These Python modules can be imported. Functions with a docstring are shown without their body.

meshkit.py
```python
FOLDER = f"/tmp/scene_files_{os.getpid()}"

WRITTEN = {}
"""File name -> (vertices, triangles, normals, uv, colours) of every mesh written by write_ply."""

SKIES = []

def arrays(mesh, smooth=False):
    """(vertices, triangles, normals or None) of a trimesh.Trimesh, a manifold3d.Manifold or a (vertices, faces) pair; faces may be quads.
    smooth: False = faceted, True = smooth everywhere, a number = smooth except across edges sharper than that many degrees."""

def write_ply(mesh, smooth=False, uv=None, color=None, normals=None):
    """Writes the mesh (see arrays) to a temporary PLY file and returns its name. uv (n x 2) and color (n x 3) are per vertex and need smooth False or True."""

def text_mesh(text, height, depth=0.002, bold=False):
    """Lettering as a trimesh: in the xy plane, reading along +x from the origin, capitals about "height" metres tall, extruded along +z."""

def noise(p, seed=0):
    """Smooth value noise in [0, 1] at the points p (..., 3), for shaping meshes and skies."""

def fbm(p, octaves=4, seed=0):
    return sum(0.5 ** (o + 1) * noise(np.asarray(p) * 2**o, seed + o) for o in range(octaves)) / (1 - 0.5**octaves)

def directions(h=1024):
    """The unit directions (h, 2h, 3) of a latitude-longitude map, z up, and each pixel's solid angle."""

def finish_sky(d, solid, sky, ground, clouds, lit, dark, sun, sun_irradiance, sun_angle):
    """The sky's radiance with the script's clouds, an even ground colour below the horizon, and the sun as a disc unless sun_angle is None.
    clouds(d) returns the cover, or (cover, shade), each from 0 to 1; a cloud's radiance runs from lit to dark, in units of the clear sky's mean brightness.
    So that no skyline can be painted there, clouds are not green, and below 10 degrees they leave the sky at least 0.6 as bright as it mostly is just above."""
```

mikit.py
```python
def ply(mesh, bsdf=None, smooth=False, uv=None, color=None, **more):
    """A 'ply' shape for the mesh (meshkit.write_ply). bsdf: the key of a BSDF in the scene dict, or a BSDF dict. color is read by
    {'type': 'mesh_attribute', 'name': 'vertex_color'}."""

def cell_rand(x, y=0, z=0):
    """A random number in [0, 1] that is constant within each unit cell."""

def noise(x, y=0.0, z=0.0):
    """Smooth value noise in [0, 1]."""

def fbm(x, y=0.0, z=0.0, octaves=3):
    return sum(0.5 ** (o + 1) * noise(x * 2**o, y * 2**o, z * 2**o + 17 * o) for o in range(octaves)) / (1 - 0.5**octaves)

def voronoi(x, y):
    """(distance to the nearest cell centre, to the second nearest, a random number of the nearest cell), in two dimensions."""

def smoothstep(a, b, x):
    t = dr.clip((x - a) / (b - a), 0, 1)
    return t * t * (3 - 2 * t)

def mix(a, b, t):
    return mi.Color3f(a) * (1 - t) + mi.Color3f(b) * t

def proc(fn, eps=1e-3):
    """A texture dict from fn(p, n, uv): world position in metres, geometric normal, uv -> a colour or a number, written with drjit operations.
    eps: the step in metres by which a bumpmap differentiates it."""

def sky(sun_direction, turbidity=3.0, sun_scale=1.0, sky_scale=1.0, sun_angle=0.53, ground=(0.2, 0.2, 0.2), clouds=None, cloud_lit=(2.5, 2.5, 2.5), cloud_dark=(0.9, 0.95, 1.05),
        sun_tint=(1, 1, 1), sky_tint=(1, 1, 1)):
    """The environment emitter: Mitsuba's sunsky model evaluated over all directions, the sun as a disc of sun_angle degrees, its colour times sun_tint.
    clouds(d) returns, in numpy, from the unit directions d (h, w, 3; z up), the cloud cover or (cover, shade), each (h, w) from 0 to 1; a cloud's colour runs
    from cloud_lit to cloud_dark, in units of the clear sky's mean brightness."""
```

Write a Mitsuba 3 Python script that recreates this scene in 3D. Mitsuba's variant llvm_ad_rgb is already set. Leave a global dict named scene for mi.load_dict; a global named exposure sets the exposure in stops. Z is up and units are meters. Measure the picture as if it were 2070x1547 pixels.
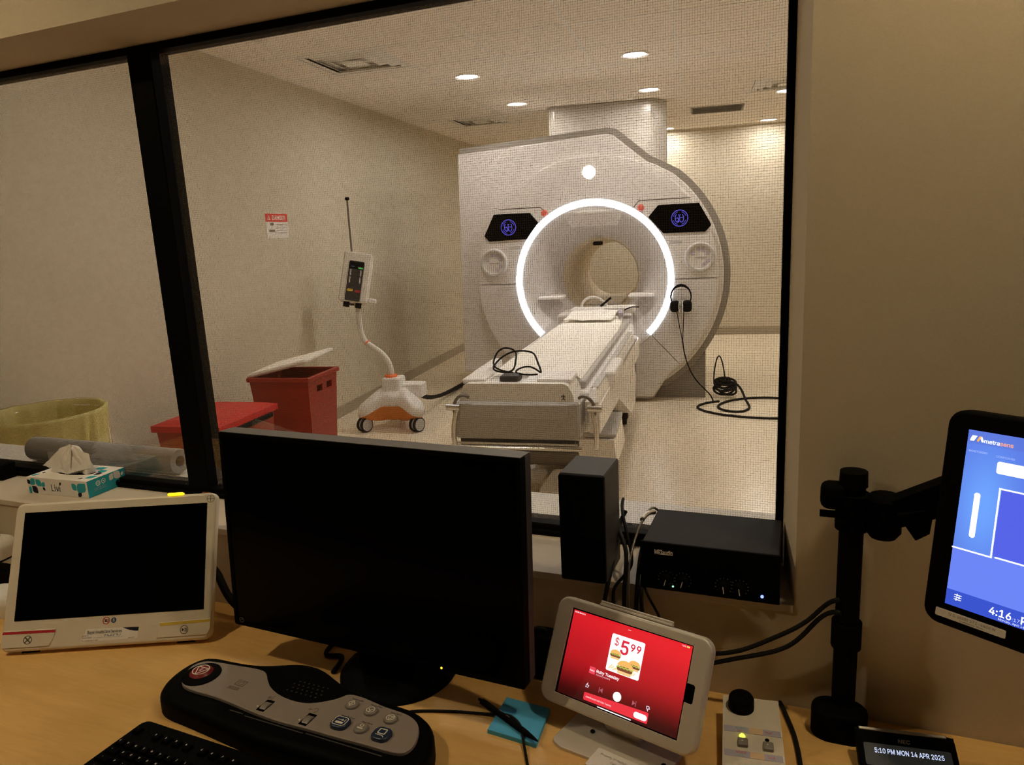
import math, random
import numpy as np, trimesh, shapely, drjit as dr, mitsuba as mi, mikit, meshkit
import manifold3d as m3
from shapely.geometry import Polygon, Point, box as sbox, LineString
from scipy.interpolate import CubicSpline

# ---------------------------------------------------------------- camera, lights, exposure
T = mi.ScalarTransform4f
random.seed(7); rng = np.random.default_rng(7)
scene, labels = {}, {}
F, YAW, PIT, ROL, RYAW, EYE = 1472.0, math.radians(22.15), math.radians(11.645), math.radians(2.84), math.radians(7.45), 1.6
def camera_axes():
    cy, sy, cp, sp = math.cos(YAW), math.sin(YAW), math.cos(PIT), math.sin(PIT)
    fwd = np.array([-sy*cp, cy*cp, -sp]); right = np.array([cy, sy, 0.0]); down = np.cross(fwd, right)
    c, s = math.cos(ROL), math.sin(ROL)
    return c*right + s*down, -s*right + c*down, fwd
CR, CD, CF = camera_axes()
EYEP = np.array([0, 0, EYE])
cam = np.eye(4); cam[:3, 0], cam[:3, 1], cam[:3, 2], cam[:3, 3] = -CR, -CD, CF, EYEP
scene['camera'] = {'type': 'perspective', 'fov': 2*math.degrees(math.atan(1035/F)), 'fov_axis': 'x', 'near_clip': 0.05, 'far_clip': 60.0, 'to_world': T(cam.tolist())}
exposure = 0.0
LAMP_SCAN = (176.0, 165.0, 147.0)       # radiance of the scanner room's recessed downlights
LAMP_CTRL = ((-1.85, .34, 1.6), (-.6, .95, .10), (.42, 1.00, 1.15))   # the control room's dimmed downlights: x, y, strength
LAMP_CTRL_RGB = (200.0, 160.0, 100.0)
RING_LIGHT = (2.8, 2.85, 3.0)            # the scanner's light ring
# ---------------------------------------------------------------- helpers
def lin(r, g, b):
    f = lambda v: (v/255/12.92) if v/255 <= .04045 else ((v/255+.055)/1.055)**2.4
    return [f(r), f(g), f(b)]
def mat(key, col, rough=.5, metallic=0.0, two=True, **kw):
    d = {'type': 'principled', 'base_color': {'type': 'rgb', 'value': list(col)} if not isinstance(col, dict) else col, 'roughness': rough, 'metallic': metallic, **kw}
    scene[key] = {'type': 'twosided', 'bsdf': d} if two else d
    return key
def glow(col, weight=0.0):
    return {'type': 'area', 'radiance': {'type': 'rgb', 'value': list(col)} if not isinstance(col, dict) else col, 'sampling_weight': weight}
def at(px, py, z=None, y=None):
    d = CF + (px-1035)/F*CR + (py-773.5)/F*CD
    t = (z-EYE)/d[2] if z is not None else y/d[1]
    return EYEP + d*t
cR, sR = math.cos(RYAW), math.sin(RYAW)
ROOM = np.array([[cR, -sR, 0, 0], [sR, cR, 0, 0], [0, 0, 1, 0], [0, 0, 0, 1.0]])
ROOM_T = T(ROOM.tolist())
used = {}
def key_for(name):
    n = used.get(name, -1) + 1; used[name] = n
    return name if n == 0 else f'{name}_{n:03d}'
def thing(name, label, cat, group=None):
    k = key_for(name); labels[k] = {'label': label, 'category': cat}
    if group: labels[k]['group'] = group
    return k
def struct(name, label=None):
    k = key_for(name); labels[k] = {'kind': 'structure'}
    if label: labels[k]['label'] = label
    return k
def put(parent, part, mesh, bsdf, smooth=False, emit=None, xf=None, label=None, kind=None, to=None, **kw):
    """One entry: parent + '__' + part (numbered), or the parent itself when part is None."""
    k = parent if part is None else key_for(parent + '__' + part)
    if isinstance(mesh, (list, tuple)) and not isinstance(mesh[0], np.ndarray): mesh = trimesh.util.concatenate(list(mesh))
    if isinstance(mesh, m3.Manifold):
        q = mesh.to_mesh(); mesh = trimesh.Trimesh(q.vert_properties[:, :3], q.tri_verts, process=False)
    if isinstance(mesh, dict): d = dict(mesh)
    else:
        if xf is not None: mesh = mesh.copy(); mesh.apply_transform(xf)
        d = mikit.ply(mesh, bsdf, smooth=smooth, **kw)
    if to is not None: d['to_world'] = to
    if emit is not None: d['emitter'] = emit
    scene[k] = d
    if label or kind:
        labels[k] = {}
        if label: labels[k]['label'] = label
        if kind: labels[k]['kind'] = kind
    return k
def frame(o, u, v, n):
    m = np.eye(4); m[:3, 0], m[:3, 1], m[:3, 2], m[:3, 3] = u, v, n, o
    return m
def shift(x=0, y=0, z=0):
    m = np.eye(4); m[:3, 3] = x, y, z
    return m
def rot(deg, axis=(0, 0, 1), point=None): return trimesh.transformations.rotation_matrix(math.radians(deg), axis, point)
def moved(mesh, *ms):
    q = mesh.copy()
    for m in ms: q.apply_transform(m)
    return q
def bx(x0, x1, y0, y1, z0, z1):
    return moved(trimesh.creation.box((x1-x0, y1-y0, z1-z0)), shift((x0+x1)/2, (y0+y1)/2, (z0+z1)/2))
def cbx(x0, x1, y0, y1, z0, z1, c=.004):
    """A box with chamfered edges."""
    s = []
    for x, sx in ((x0, 1), (x1, -1)):
        for y, sy in ((y0, 1), (y1, -1)):
            for z, sz in ((z0, 1), (z1, -1)):
                s += [(x, y+sy*c, z+sz*c), (x+sx*c, y, z+sz*c), (x+sx*c, y+sy*c, z)]
    return trimesh.convex.convex_hull(np.array(s))
def rbx(x0, x1, y0, y1, z0, z1, r, seg=12):
    """A box with rounded edges (hull of eight spheres)."""
    s = m3.Manifold.sphere(r, seg)
    parts = [s.translate((x, y, z)) for x in (x0+r, x1-r) for y in (y0+r, y1-r) for z in (z0+r, z1-r)]
    q = m3.Manifold.batch_hull(parts).to_mesh()
    return trimesh.Trimesh(q.vert_properties[:, :3], q.tri_verts, process=False)
def rrect(w, h, r, n=6, cx=0, cy=0):
    pts = []
    for sx, sy, a0 in ((1, 1, 0), (-1, 1, 90), (-1, -1, 180), (1, -1, 270)):
        for k in range(n+1):
            a = math.radians(a0 + 90*k/n)
            pts.append((cx+sx*(w/2-r)+r*math.cos(a), cy+sy*(h/2-r)+r*math.sin(a)))
    return np.array(pts)
def ngon(r, n=28, cx=0, cy=0, ry=None):
    a = np.arange(n)*2*np.pi/n
    return np.stack([cx+r*np.cos(a), cy+(ry or r)*np.sin(a)], 1)
def flat(poly, z0, z1):
    """Extrudes an outline (points or shapely) from z0 to z1."""
    poly = poly if hasattr(poly, 'geom_type') else Polygon(poly)
    if not poly.is_valid: poly = poly.buffer(0)
    gs = getattr(poly, 'geoms', [poly])
    return moved(trimesh.util.concatenate([trimesh.creation.extrude_polygon(g, z1-z0, engine='earcut') for g in gs if g.area > 1e-9]), shift(0, 0, z0))
def inset(pts, d):
    p = np.asarray(pts); a = p - np.roll(p, 1, 0); b = np.roll(p, -1, 0) - p
    a /= np.linalg.norm(a, axis=1, keepdims=True); b /= np.linalg.norm(b, axis=1, keepdims=True)
    na, nb = np.stack([-a[:, 1], a[:, 0]], 1), np.stack([-b[:, 1], b[:, 0]], 1)
    m = (na + nb)/np.maximum(.3, 1+(na*nb).sum(1, keepdims=True))
    return p + m*d
def bevelled(pts, z0, z1, b, steps=3, bottom=False):
    """A prism whose top rim (and bottom rim) is rounded by b."""
    pts = np.asarray(pts, float); pts = pts[np.linalg.norm(pts-np.roll(pts, 1, 0), axis=1) > 1e-7]
    if Polygon(pts).exterior.is_ccw is False: pts = pts[::-1]
    rings = []
    if bottom: rings += [(inset(pts, b*(1-math.sin(t))), z0+b*(1-math.cos(t))) for t in np.linspace(0, math.pi/2, steps+1)[:-1]] + [(pts, z0+b)]
    else: rings.append((pts, z0))
    rings.append((pts, z1-b))
    rings += [(inset(pts, b*(1-math.cos(t))), z1-b+b*math.sin(t)) for t in np.linspace(0, math.pi/2, steps+1)[1:]]
    n = len(pts); V = np.vstack([np.c_[r, np.full(n, z)] for r, z in rings]); Fs = []
    for k in range(len(rings)-1):
        i = np.arange(n); j = (i+1) % n
        Fs += [np.stack([k*n+i, k*n+j, (k+1)*n+j], 1), np.stack([k*n+i, (k+1)*n+j, (k+1)*n+i], 1)]
    out = [trimesh.Trimesh(V, np.vstack(Fs), process=False)]
    for (r, z), up in ((rings[0], False), (rings[-1], True)):
        q = Polygon(r)
        if not q.is_valid: q = q.buffer(0)
        for g in getattr(q, 'geoms', [q]):
            v, f = trimesh.creation.triangulate_polygon(g, engine='earcut')
            tri = trimesh.Trimesh(np.c_[v, np.full(len(v), z)], f, process=False)
            if (tri.face_normals[:, 2].mean() > 0) != up: tri.invert()
            out.append(tri)
    return trimesh.util.concatenate(out)
def lathe(prof, n=32, a0=0, a1=360):
    """Revolves (r, z) points about z."""
    prof = np.asarray(prof, float); full = abs(a1-a0) >= 359.9
    a = np.radians(np.linspace(a0, a1, n+1))[: n if full else n+1]
    V = np.stack([prof[None, :, 0]*np.cos(a)[:, None], prof[None, :, 0]*np.sin(a)[:, None], np.broadcast_to(prof[None, :, 1], (len(a), len(prof)))], -1).reshape(-1, 3)
    P = len(prof); fs = []
    for i in range(n):
        j = (i+1) % len(a)
        for k in range(P-1):
            A, B, C2, D = i*P+k, j*P+k, j*P+k+1, i*P+k+1
            if prof[k, 0] > 1e-9: fs.append((A, B, C2))
            if prof[k+1, 0] > 1e-9: fs.append((A, C2, D))
            elif prof[k, 0] <= 1e-9: pass
    m = trimesh.Trimesh(V, fs, process=False)
    return m
def spline(pts, n=None):
    p = np.asarray(pts, float); d = np.r_[0, np.cumsum(np.linalg.norm(np.diff(p, axis=0), axis=1))]
    return CubicSpline(d, p)(np.linspace(0, d[-1], n or max(8, 6*len(p))))
def tube(pts, r, sides=8, smooth=True, n=None, close=False):
    p = spline(pts, n) if smooth else np.asarray(pts, float)
    t = np.gradient(p, axis=0)
    if close: t[0] = t[-1] = p[1]-p[-2]
    t /= np.linalg.norm(t, axis=1, keepdims=True)+1e-12
    ref = np.array([0.13, 0.21, 0.97]) if abs(t[0, 2]) < .9 else np.array([1.0, .1, .05])
    a = np.cross(t[0], ref); a /= np.linalg.norm(a); A = [a]
    for k in range(1, len(p)):
        a = A[-1]-t[k]*(A[-1]@t[k]); A.append(a/np.linalg.norm(a))
    A = np.array(A); B = np.cross(t, A); ang = np.arange(sides)*2*np.pi/sides
    rr = np.broadcast_to(r, (len(p),))
    V = p[:, None]+rr[:, None, None]*(np.cos(ang)[None, :, None]*A[:, None]+np.sin(ang)[None, :, None]*B[:, None])
    i, j = np.meshgrid(np.arange(len(p)-1), np.arange(sides), indexing='ij')
    q = np.stack([i*sides+j, i*sides+(j+1) % sides, (i+1)*sides+(j+1) % sides, (i+1)*sides+j], -1).reshape(-1, 4)
    f = np.vstack([q[:, [0, 1, 2]], q[:, [0, 2, 3]]]); e = (len(p)-1)*sides; k = np.arange(1, sides-1)
    f = np.vstack([f, np.stack([k*0, k+1, k], 1), np.stack([k*0+e, k+e, k+1+e], 1)])
    return trimesh.Trimesh(V.reshape(-1, 3), f, process=False)
def cyl(p0, p1, r, n=20, r1=None):
    p0, p1 = np.asarray(p0, float), np.asarray(p1, float)
    return tube([p0, p1], np.array([r, r if r1 is None else r1]), n, smooth=False)
def text(s, h, depth=.0004, bold=False, center=True, width=None):
    m = meshkit.text_mesh(s, h, depth, bold); lo, hi = m.bounds
    if width: m.apply_transform(np.diag([width/(hi[0]-lo[0]), 1, 1, 1])); lo, hi = m.bounds
    if center: m.apply_translation((-(lo[0]+hi[0])/2, -h/2, 0))
    else: m.apply_translation((-lo[0], 0, 0))
    return m
def stroke(pts, w, z0, z1, closed=False):
    """A drawn line of width w as a thin raised mark."""
    p = [tuple(q) for q in pts] + ([tuple(pts[0])] if closed else [])
    return flat(LineString(p).buffer(w/2, cap_style='round', join_style='mitre', quad_segs=3), z0, z1)
def tri_mark(r, w, z0, z1, cx=0, cy=0, down=True):
    a = [(-90 if down else 90)+120*k for k in range(3)]
    return stroke([(cx+r*math.cos(math.radians(t)), cy+r*math.sin(math.radians(t))) for t in a], w, z0, z1, True)
def ring_mark(r, w, z0, z1, cx=0, cy=0, n=32):
    return flat(Polygon(ngon(r+w/2, n, cx, cy), [ngon(r-w/2, n, cx, cy)]), z0, z1)
def facing(o, yaw, tilt):
    """Frame of a panel: u right, v up the panel, n towards the viewer."""
    y, t = math.radians(yaw), math.radians(tilt)
    u = np.array([math.cos(y), math.sin(y), 0]); n0 = np.array([math.sin(y), -math.cos(y), 0]); z = np.array([0, 0, 1.0])
    return frame(o, u, z*math.cos(t)-n0*math.sin(t), n0*math.cos(t)+z*math.sin(t))
# ---------------------------------------------------------------- materials
def paint(base, amount=.05, sc=3.0):
    def fn(p, n, uv):
        v = mikit.fbm(p.x*sc, p.y*sc, p.z*sc, 3)
        w = mikit.noise(p.x*420, p.y*420, p.z*420)
        return mi.Color3f(*base)*(1-amount/2+amount*v)*(0.97+.06*w)
    return mikit.proc(fn)
def wood_fn(p, n, uv):
    g = mikit.fbm(p.x*3.2+p.y*1.1, p.y*26, 0, 4)
    fine = mikit.noise(p.x*30, p.y*260, 1)
    blot = mikit.fbm(p.x*7, p.y*9, 5, 3)
    t = dr.clip(.55*g+.25*fine+.35*blot-.1, 0, 1)
    return mikit.mix((.74, .46, .165), (.58, .33, .10), t)
def floor_fn(p, n, uv):
    v = mikit.fbm(p.x*1.3, p.y*1.3, 0, 3); s = mikit.noise(p.x*160, p.y*160, 0)
    return mi.Color3f(.72, .63, .48)*(.92+.1*v)*(.96+.08*s)
def tile_fn(p, n, uv):
    s = mikit.noise(p.x*240, p.y*240, 0); v = mikit.noise(p.x*60, p.y*60, 3)
    return mi.Color3f(.82, .77, .70)*(.94+.06*s)*(.98+.04*v)
WALL_M = mat('paint_wall', paint((.60, .535, .415)), .7, specular=.25)
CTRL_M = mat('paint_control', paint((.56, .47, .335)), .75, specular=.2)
TRIMW = mat('paint_reveal', paint((.58, .50, .40)), .5, specular=.3)
WOOD = mat('maple_laminate', mikit.proc(wood_fn), .42, specular=.35)
FLOOR = mat('vinyl_floor', mikit.proc(floor_fn), .24, specular=.55)
CARPET = mat('control_floor', (.14, .12, .10), .8)
TILE = mat('ceiling_tile', mikit.proc(tile_fn), .9, specular=.1)
GRID = mat('ceiling_grid', (.78, .76, .72), .4)
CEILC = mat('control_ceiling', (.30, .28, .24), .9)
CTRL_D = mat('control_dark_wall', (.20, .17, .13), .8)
COVE = mat('cove_base', (.36, .30, .22), .6)
BLACKF = mat('black_frame', (.0025, .0022, .002), .6, specular=.05)
BLACK = mat('black_plastic', (.0022, .0022, .0023), .6, specular=.05)
BLACKM = mat('black_matte', (.002, .002, .0021), .7, specular=.04)
BLACKG = mat('black_gloss', (.0008, .0008, .001), .2, specular=.05)
CHARC = mat('charcoal_plastic', (.040, .037, .036), .55, specular=.25)
AMPC = mat('amplifier_case', (.016, .0145, .013), .6, specular=.1)
RUBBER = mat('rubber', (.008, .0075, .007), .7, specular=.15)
SCAN_W = mat('scanner_white', (.63, .595, .56), .32, specular=.5)
SCAN_G = mat('scanner_grey', (.25, .22, .185), .45)
SCAN_D = mat('scanner_taupe', (.20, .175, .145), .5)
TOWER = mat('tower_cover', (.50, .465, .42), .22, specular=.5)
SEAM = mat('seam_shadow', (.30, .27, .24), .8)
BORE = mat('bore_liner', (.66, .575, .44), .45)
TABLEW = mat('table_white', (.78, .755, .72), .3, specular=.5)
MONSH = mat('monitor_shell', (.11, .10, .09), .5, specular=.3)
SHEET = mat('white_sheet', (.86, .84, .79), .85, specular=.15)
GREYP = mat('grey_panel', (.44, .42, .395), .45)
CHROME = mat('chrome', (.78, .76, .72), .2, 1.0)
ALU = mat('aluminium', (.62, .565, .49), .45, .25)
STEEL = mat('dull_steel', (.20, .18, .16), .4, .6)
RED = mat('red_plastic', (.30, .022, .008), .4)
REDLID = mat('red_lid', (.52, .014, .012), .45)
REDSOFT = mat('red_button', (.62, .13, .10), .5)
WHITEP = mat('white_plastic', (.72, .69, .63), .4)
CREAM = mat('cream_bezel', (.66, .59, .47), .38)
ORANGE = mat('orange_plastic', (.55, .16, .012), .4)
ORANGEB = mat('orange_band', (.85, .17, .03), .4)
YELLOWBAG = mat('yellow_bag', {'type': 'rgb', 'value': [.60, .52, .20]}, .5, specular=.3)
FOAM = mat('grey_foam', (.36, .34, .32), .9, specular=.1)
PAPER = mat('paper_white', (.78, .74, .68), .8, specular=.1)
TEAL = mat('teal_print', (.03, .36, .42), .6, specular=.2)
NAVYP = mat('navy_print', (.012, .012, .03), .6, specular=.2)
STICKY = mat('blue_sticky_paper', (.09, .40, .66), .8, specular=.1)
PANELG = mat('console_grey', (.27, .225, .195), .55)
KEYG = mat('warm_grey_button', (.22, .195, .165), .45)
KEYB = mat('navy_button', (.018, .030, .068), .35)
KEYR = mat('red_stop_button', (.20, .010, .012), .4)
INKW = mat('white_ink', (.75, .70, .62), .6)
INKK = mat('dark_ink', (.05, .045, .04), .7)
INKG = mat('grey_ink', (.17, .14, .11), .7)
INKR = mat('red_ink', (.42, .02, .03), .6)
INKY = mat('yellow_ink', (.62, .44, .05), .6)
INKN = mat('navy_ink', (.03, .06, .16), .6)
SIGNR = mat('sign_red', (.62, .035, .02), .5)
LILAC = mat('lilac_label', (.42, .39, .46), .6)
PEACH = mat('peach_label', (.66, .47, .28), .6)
CORAL = mat('coral_ink', (.60, .18, .19), .6)
MINT = mat('mint_ink', (.24, .42, .38), .6)
NAVYB = mat('blue_cover', (.02, .035, .16), .4)
FOIL = mat('foil_wrapper', (.42, .17, .10), .25, .5)
WIRE = mat('mesh_wire', (.11, .085, .062), .8, specular=.0)
CLEAR = mat('clear_tag', (.6, .56, .5), .3)
scene['window_glass'] = {'type': 'thindielectric', 'int_ior': 1.5}
DARK = mat('emissive_back', (.02, .02, .02), .6)
# ---------------------------------------------------------------- the setting
CH, LEDGE, DESK, WY, FY = 2.88, .936, .74, 1.26, 1.45     # scanner ceiling, sill, desk, wall face, glass plane
def roomxy(x, y): return (cR*x-sR*y, sR*x+cR*y)
room_rect = Polygon([roomxy(-3.22, .6), roomxy(2.4, .6), roomxy(2.4, 10.9), roomxy(-3.22, 10.9)]).intersection(sbox(-9, 1.60, 9, 20))
k = struct('floor', 'pale tan sheet vinyl floor of the scanner room'); put(k, None, flat(room_rect, -.05, 0), FLOOR)
k = struct('wall_left', 'plain beige left wall of the scanner room'); put(k, None, bx(-3.32, -3.22, 2.0, 11.0, 0, CH+.05), WALL_M, xf=ROOM)
k = struct('wall_back', 'beige back wall of the scanner room'); put(k, None, bx(-3.32, 2.5, 10.9, 11.0, 0, CH+.05), WALL_M, xf=ROOM)
k = struct('wall_right', 'right wall of the scanner room'); put(k, None, bx(2.4, 2.5, 1.3, 11.0, 0, CH+.05), WALL_M, xf=ROOM)
k = struct('baseboard_back', 'brown cove base along the back wall'); put(k, None, [bx(-3.22, 2.4, 10.885, 10.9, .012, .115), bx(-3.22, 2.4, 10.875, 10.9, .0, .012)], COVE, xf=ROOM)
k = struct('baseboard_left', 'brown cove base along the left wall'); put(k, None, bx(-3.22, -3.205, 2.1, 10.88, 0, .10), COVE, xf=ROOM)
# ceiling: slab, T-bar grid and one part per lay-in tile
k = struct('ceiling', 'white lay-in tile ceiling of the scanner room'); put(k, 'slab', flat(room_rect.buffer(.1), CH+.045, CH+.10), CEILC)
PX, PY, GX, GY = .655, .655, -.82, 4.95
xs = [GX+PX*i for i in range(-4, 6)]; ys = [GY+PY*i for i in range(-5, 11)]
bars = []
for x in xs:
    if -3.22 < x < 2.4: bars.append(bx(x-.010, x+.010, 1.75+(-x)*.11, 10.9, CH-.0025, CH+.02))
for y in ys:
    if 1.5 < y < 10.9: bars.append(bx(max(-3.22, -10), 2.4, y-.010, y+.010, CH-.002, CH+.019))
bars += [bx(-3.22, -3.20, 2.1, 10.9, CH-.003, CH+.02), bx(-3.22, 2.4, 10.88, 10.9, CH-.003, CH+.02)]
bars = [b for b in bars]
put(k, 'grid', bars, GRID, xf=ROOM)
VENT_TILES = {(-2.785, 4.95), (-2.785, 8.225), (.49, 7.57)}
tile_full = cbx(.005, PX-.005, .005, PY-.005, 0, .016, .006); full_ply = None
for x in xs:
    for y in ys:
        x0, x1, y0, y1 = max(x, -3.22), min(x+PX, 2.4), y, min(y+PY, 10.9)
        if x1-x0 < .05 or y1-y0 < .05 or any(abs(x-a) < .05 and abs(y-b) < .05 for a, b in VENT_TILES): continue
        if min(roomxy(x0, y0)[1], roomxy(x1, y0)[1]) < 1.62: continue
        if abs(x1-x0-PX) < .01 and abs(y1-y0-PY) < .01:
            if full_ply is None: full_ply = mikit.ply(tile_full, TILE)
            mm = ROOM @ shift(x0, y0, CH+.001)
            put(k, 'tile', full_ply, TILE, to=T(mm.tolist()))
        else: put(k, 'tile', cbx(x0+.004, x1-.004, y0+.004, y1-.004, CH+.001, CH+.017, .004), TILE, xf=ROOM)
# control room: window wall with its splayed recess, other walls, floor, ceiling
wall = m3.Manifold.cube((7.4, .36, 2.93)).translate((-3.9, WY, 0))
def prism_y(front, back, y0, y1):
    """Hole with rectangle front (x0,x1,z0,z1) at y0 and back at y1."""
    p = [(x, y0, z) for x in front[:2] for z in front[2:]]+[(x, y1, z) for x in back[:2] for z in back[2:]]
    return m3.Manifold.hull_points(np.array(p))
wall -= prism_y((-3.0, 0, LEDGE, 2.097), (-2.97, -.027, LEDGE, 2.087), WY-.001, FY)
wall -= prism_y((-2.97, -.027, LEDGE, 2.087), (-2.97, -.027, LEDGE, 2.087), FY-.001, FY+.05)
wall -= prism_y((-2.97, -.027, .942, 2.14), (-2.97, -.02, .942, 2.14), FY+.049, 1.7)
k = struct('wall_window', 'beige control room wall around the wide window recess'); put(k, None, wall, CTRL_M)
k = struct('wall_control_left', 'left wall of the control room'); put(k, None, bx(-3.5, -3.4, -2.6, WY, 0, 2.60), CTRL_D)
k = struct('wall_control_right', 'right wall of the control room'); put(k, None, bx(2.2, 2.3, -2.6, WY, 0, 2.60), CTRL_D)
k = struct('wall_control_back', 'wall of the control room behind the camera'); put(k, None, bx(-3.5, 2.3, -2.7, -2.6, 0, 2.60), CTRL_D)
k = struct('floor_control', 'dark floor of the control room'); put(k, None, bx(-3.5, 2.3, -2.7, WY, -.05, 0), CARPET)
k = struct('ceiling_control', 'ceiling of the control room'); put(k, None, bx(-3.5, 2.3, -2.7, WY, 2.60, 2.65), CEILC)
# window: black frame, mullion, panes, woven shielding mesh
k = struct('window_1', 'wide black framed observation window with fine shielding mesh')
FX0, FX1, Z0, Z1 = -2.97, -.027, .936, 2.087
put(k, 'frame', cbx(FX0, FX1, 1.435, 1.49, Z1-.017, Z1, .002), BLACKF)
put(k, 'frame', [cbx(FX0, FX1, 1.435, 1.49, Z0+.012, Z0+.025, .002), cbx(FX0, FX1, 1.425, 1.49, Z0, Z0+.013, .002)], BLACKF)
put(k, 'frame', cbx(FX1-.013, FX1, 1.435, 1.49, Z0, Z1, .002), BLACKF)
put(k, 'frame', cbx(FX0, FX0+.013, 1.435, 1.49, Z0, Z1, .002), BLACKF)
put(k, 'mullion', cbx(-1.559, -1.484, 1.433, 1.495, Z0, Z1, .003), BLACKF)
def mesh_panel(x0, x1, z0, z1, y, pitch, w, amp):
    """Woven wires as thin square bars with a slight slack in the weave."""
    out_v, out_f = [], []; base = 0; c = np.array([(-1, -1), (1, -1), (1, 1), (-1, 1)])*w/2
    wav = lambda a, b: amp*(np.sin(a*3.1+b*2.3)+.6*np.sin(a*7.3-b*1.9+1.0))
    for vertical in (True, False):
        lo, hi, s0, s1 = (x0, x1, z0, z1) if vertical else (z0, z1, x0, x1)
        s = np.linspace(s0, s1, 22)
        for p in np.arange(lo+pitch/2, hi, pitch):
            edge = np.minimum(1, np.minimum(p-lo, hi-p)/.10)*np.minimum(1, np.minimum(s-s0, s1-s)/.10)
            q = p+wav(s, p)*edge
            P = np.stack([q, np.full(len(s), y), s] if vertical else [s, np.full(len(s), y+w), q], 1)
            V = np.repeat(P[:, None], 4, 1)
            V[:, :, 0 if vertical else 2] += c[None, :, 0]; V[:, :, 1] += c[None, :, 1]
            n = len(s); i, j = np.meshgrid(np.arange(n-1), np.arange(4), indexing='ij')
            f = np.stack([i*4+j, i*4+(j+1) % 4, (i+1)*4+(j+1) % 4, (i+1)*4+j], -1).reshape(-1, 4)+base
            out_v.append(V.reshape(-1, 3)); out_f.append(f); base += n*4
    f = np.vstack(out_f)
    return trimesh.Trimesh(np.vstack(out_v), np.vstack([f[:, [0, 1, 2]], f[:, [0, 2, 3]]]), process=False)
for a, b in ((FX0+.013, -1.559), (-1.484, FX1-.013)):
    put(k, 'pane', trimesh.Trimesh([(a, FY, Z0+.025), (b, FY, Z0+.025), (b, FY, Z1-.017), (a, FY, Z1-.017)], [(0, 1, 2), (0, 2, 3)], process=False), 'window_glass')
    put(k, 'shielding_mesh', mesh_panel(a, b, Z0+.025, Z1-.017, 1.466, .0048, .00036, .0016), WIRE, kind='stuff')
k = struct('trim_1', 'pale laminate window stool with painted front edge'); put(k, None, cbx(-2.999, -.001, 1.256, 1.4249, LEDGE-.014, LEDGE+.001, .001), TRIMW)
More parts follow.
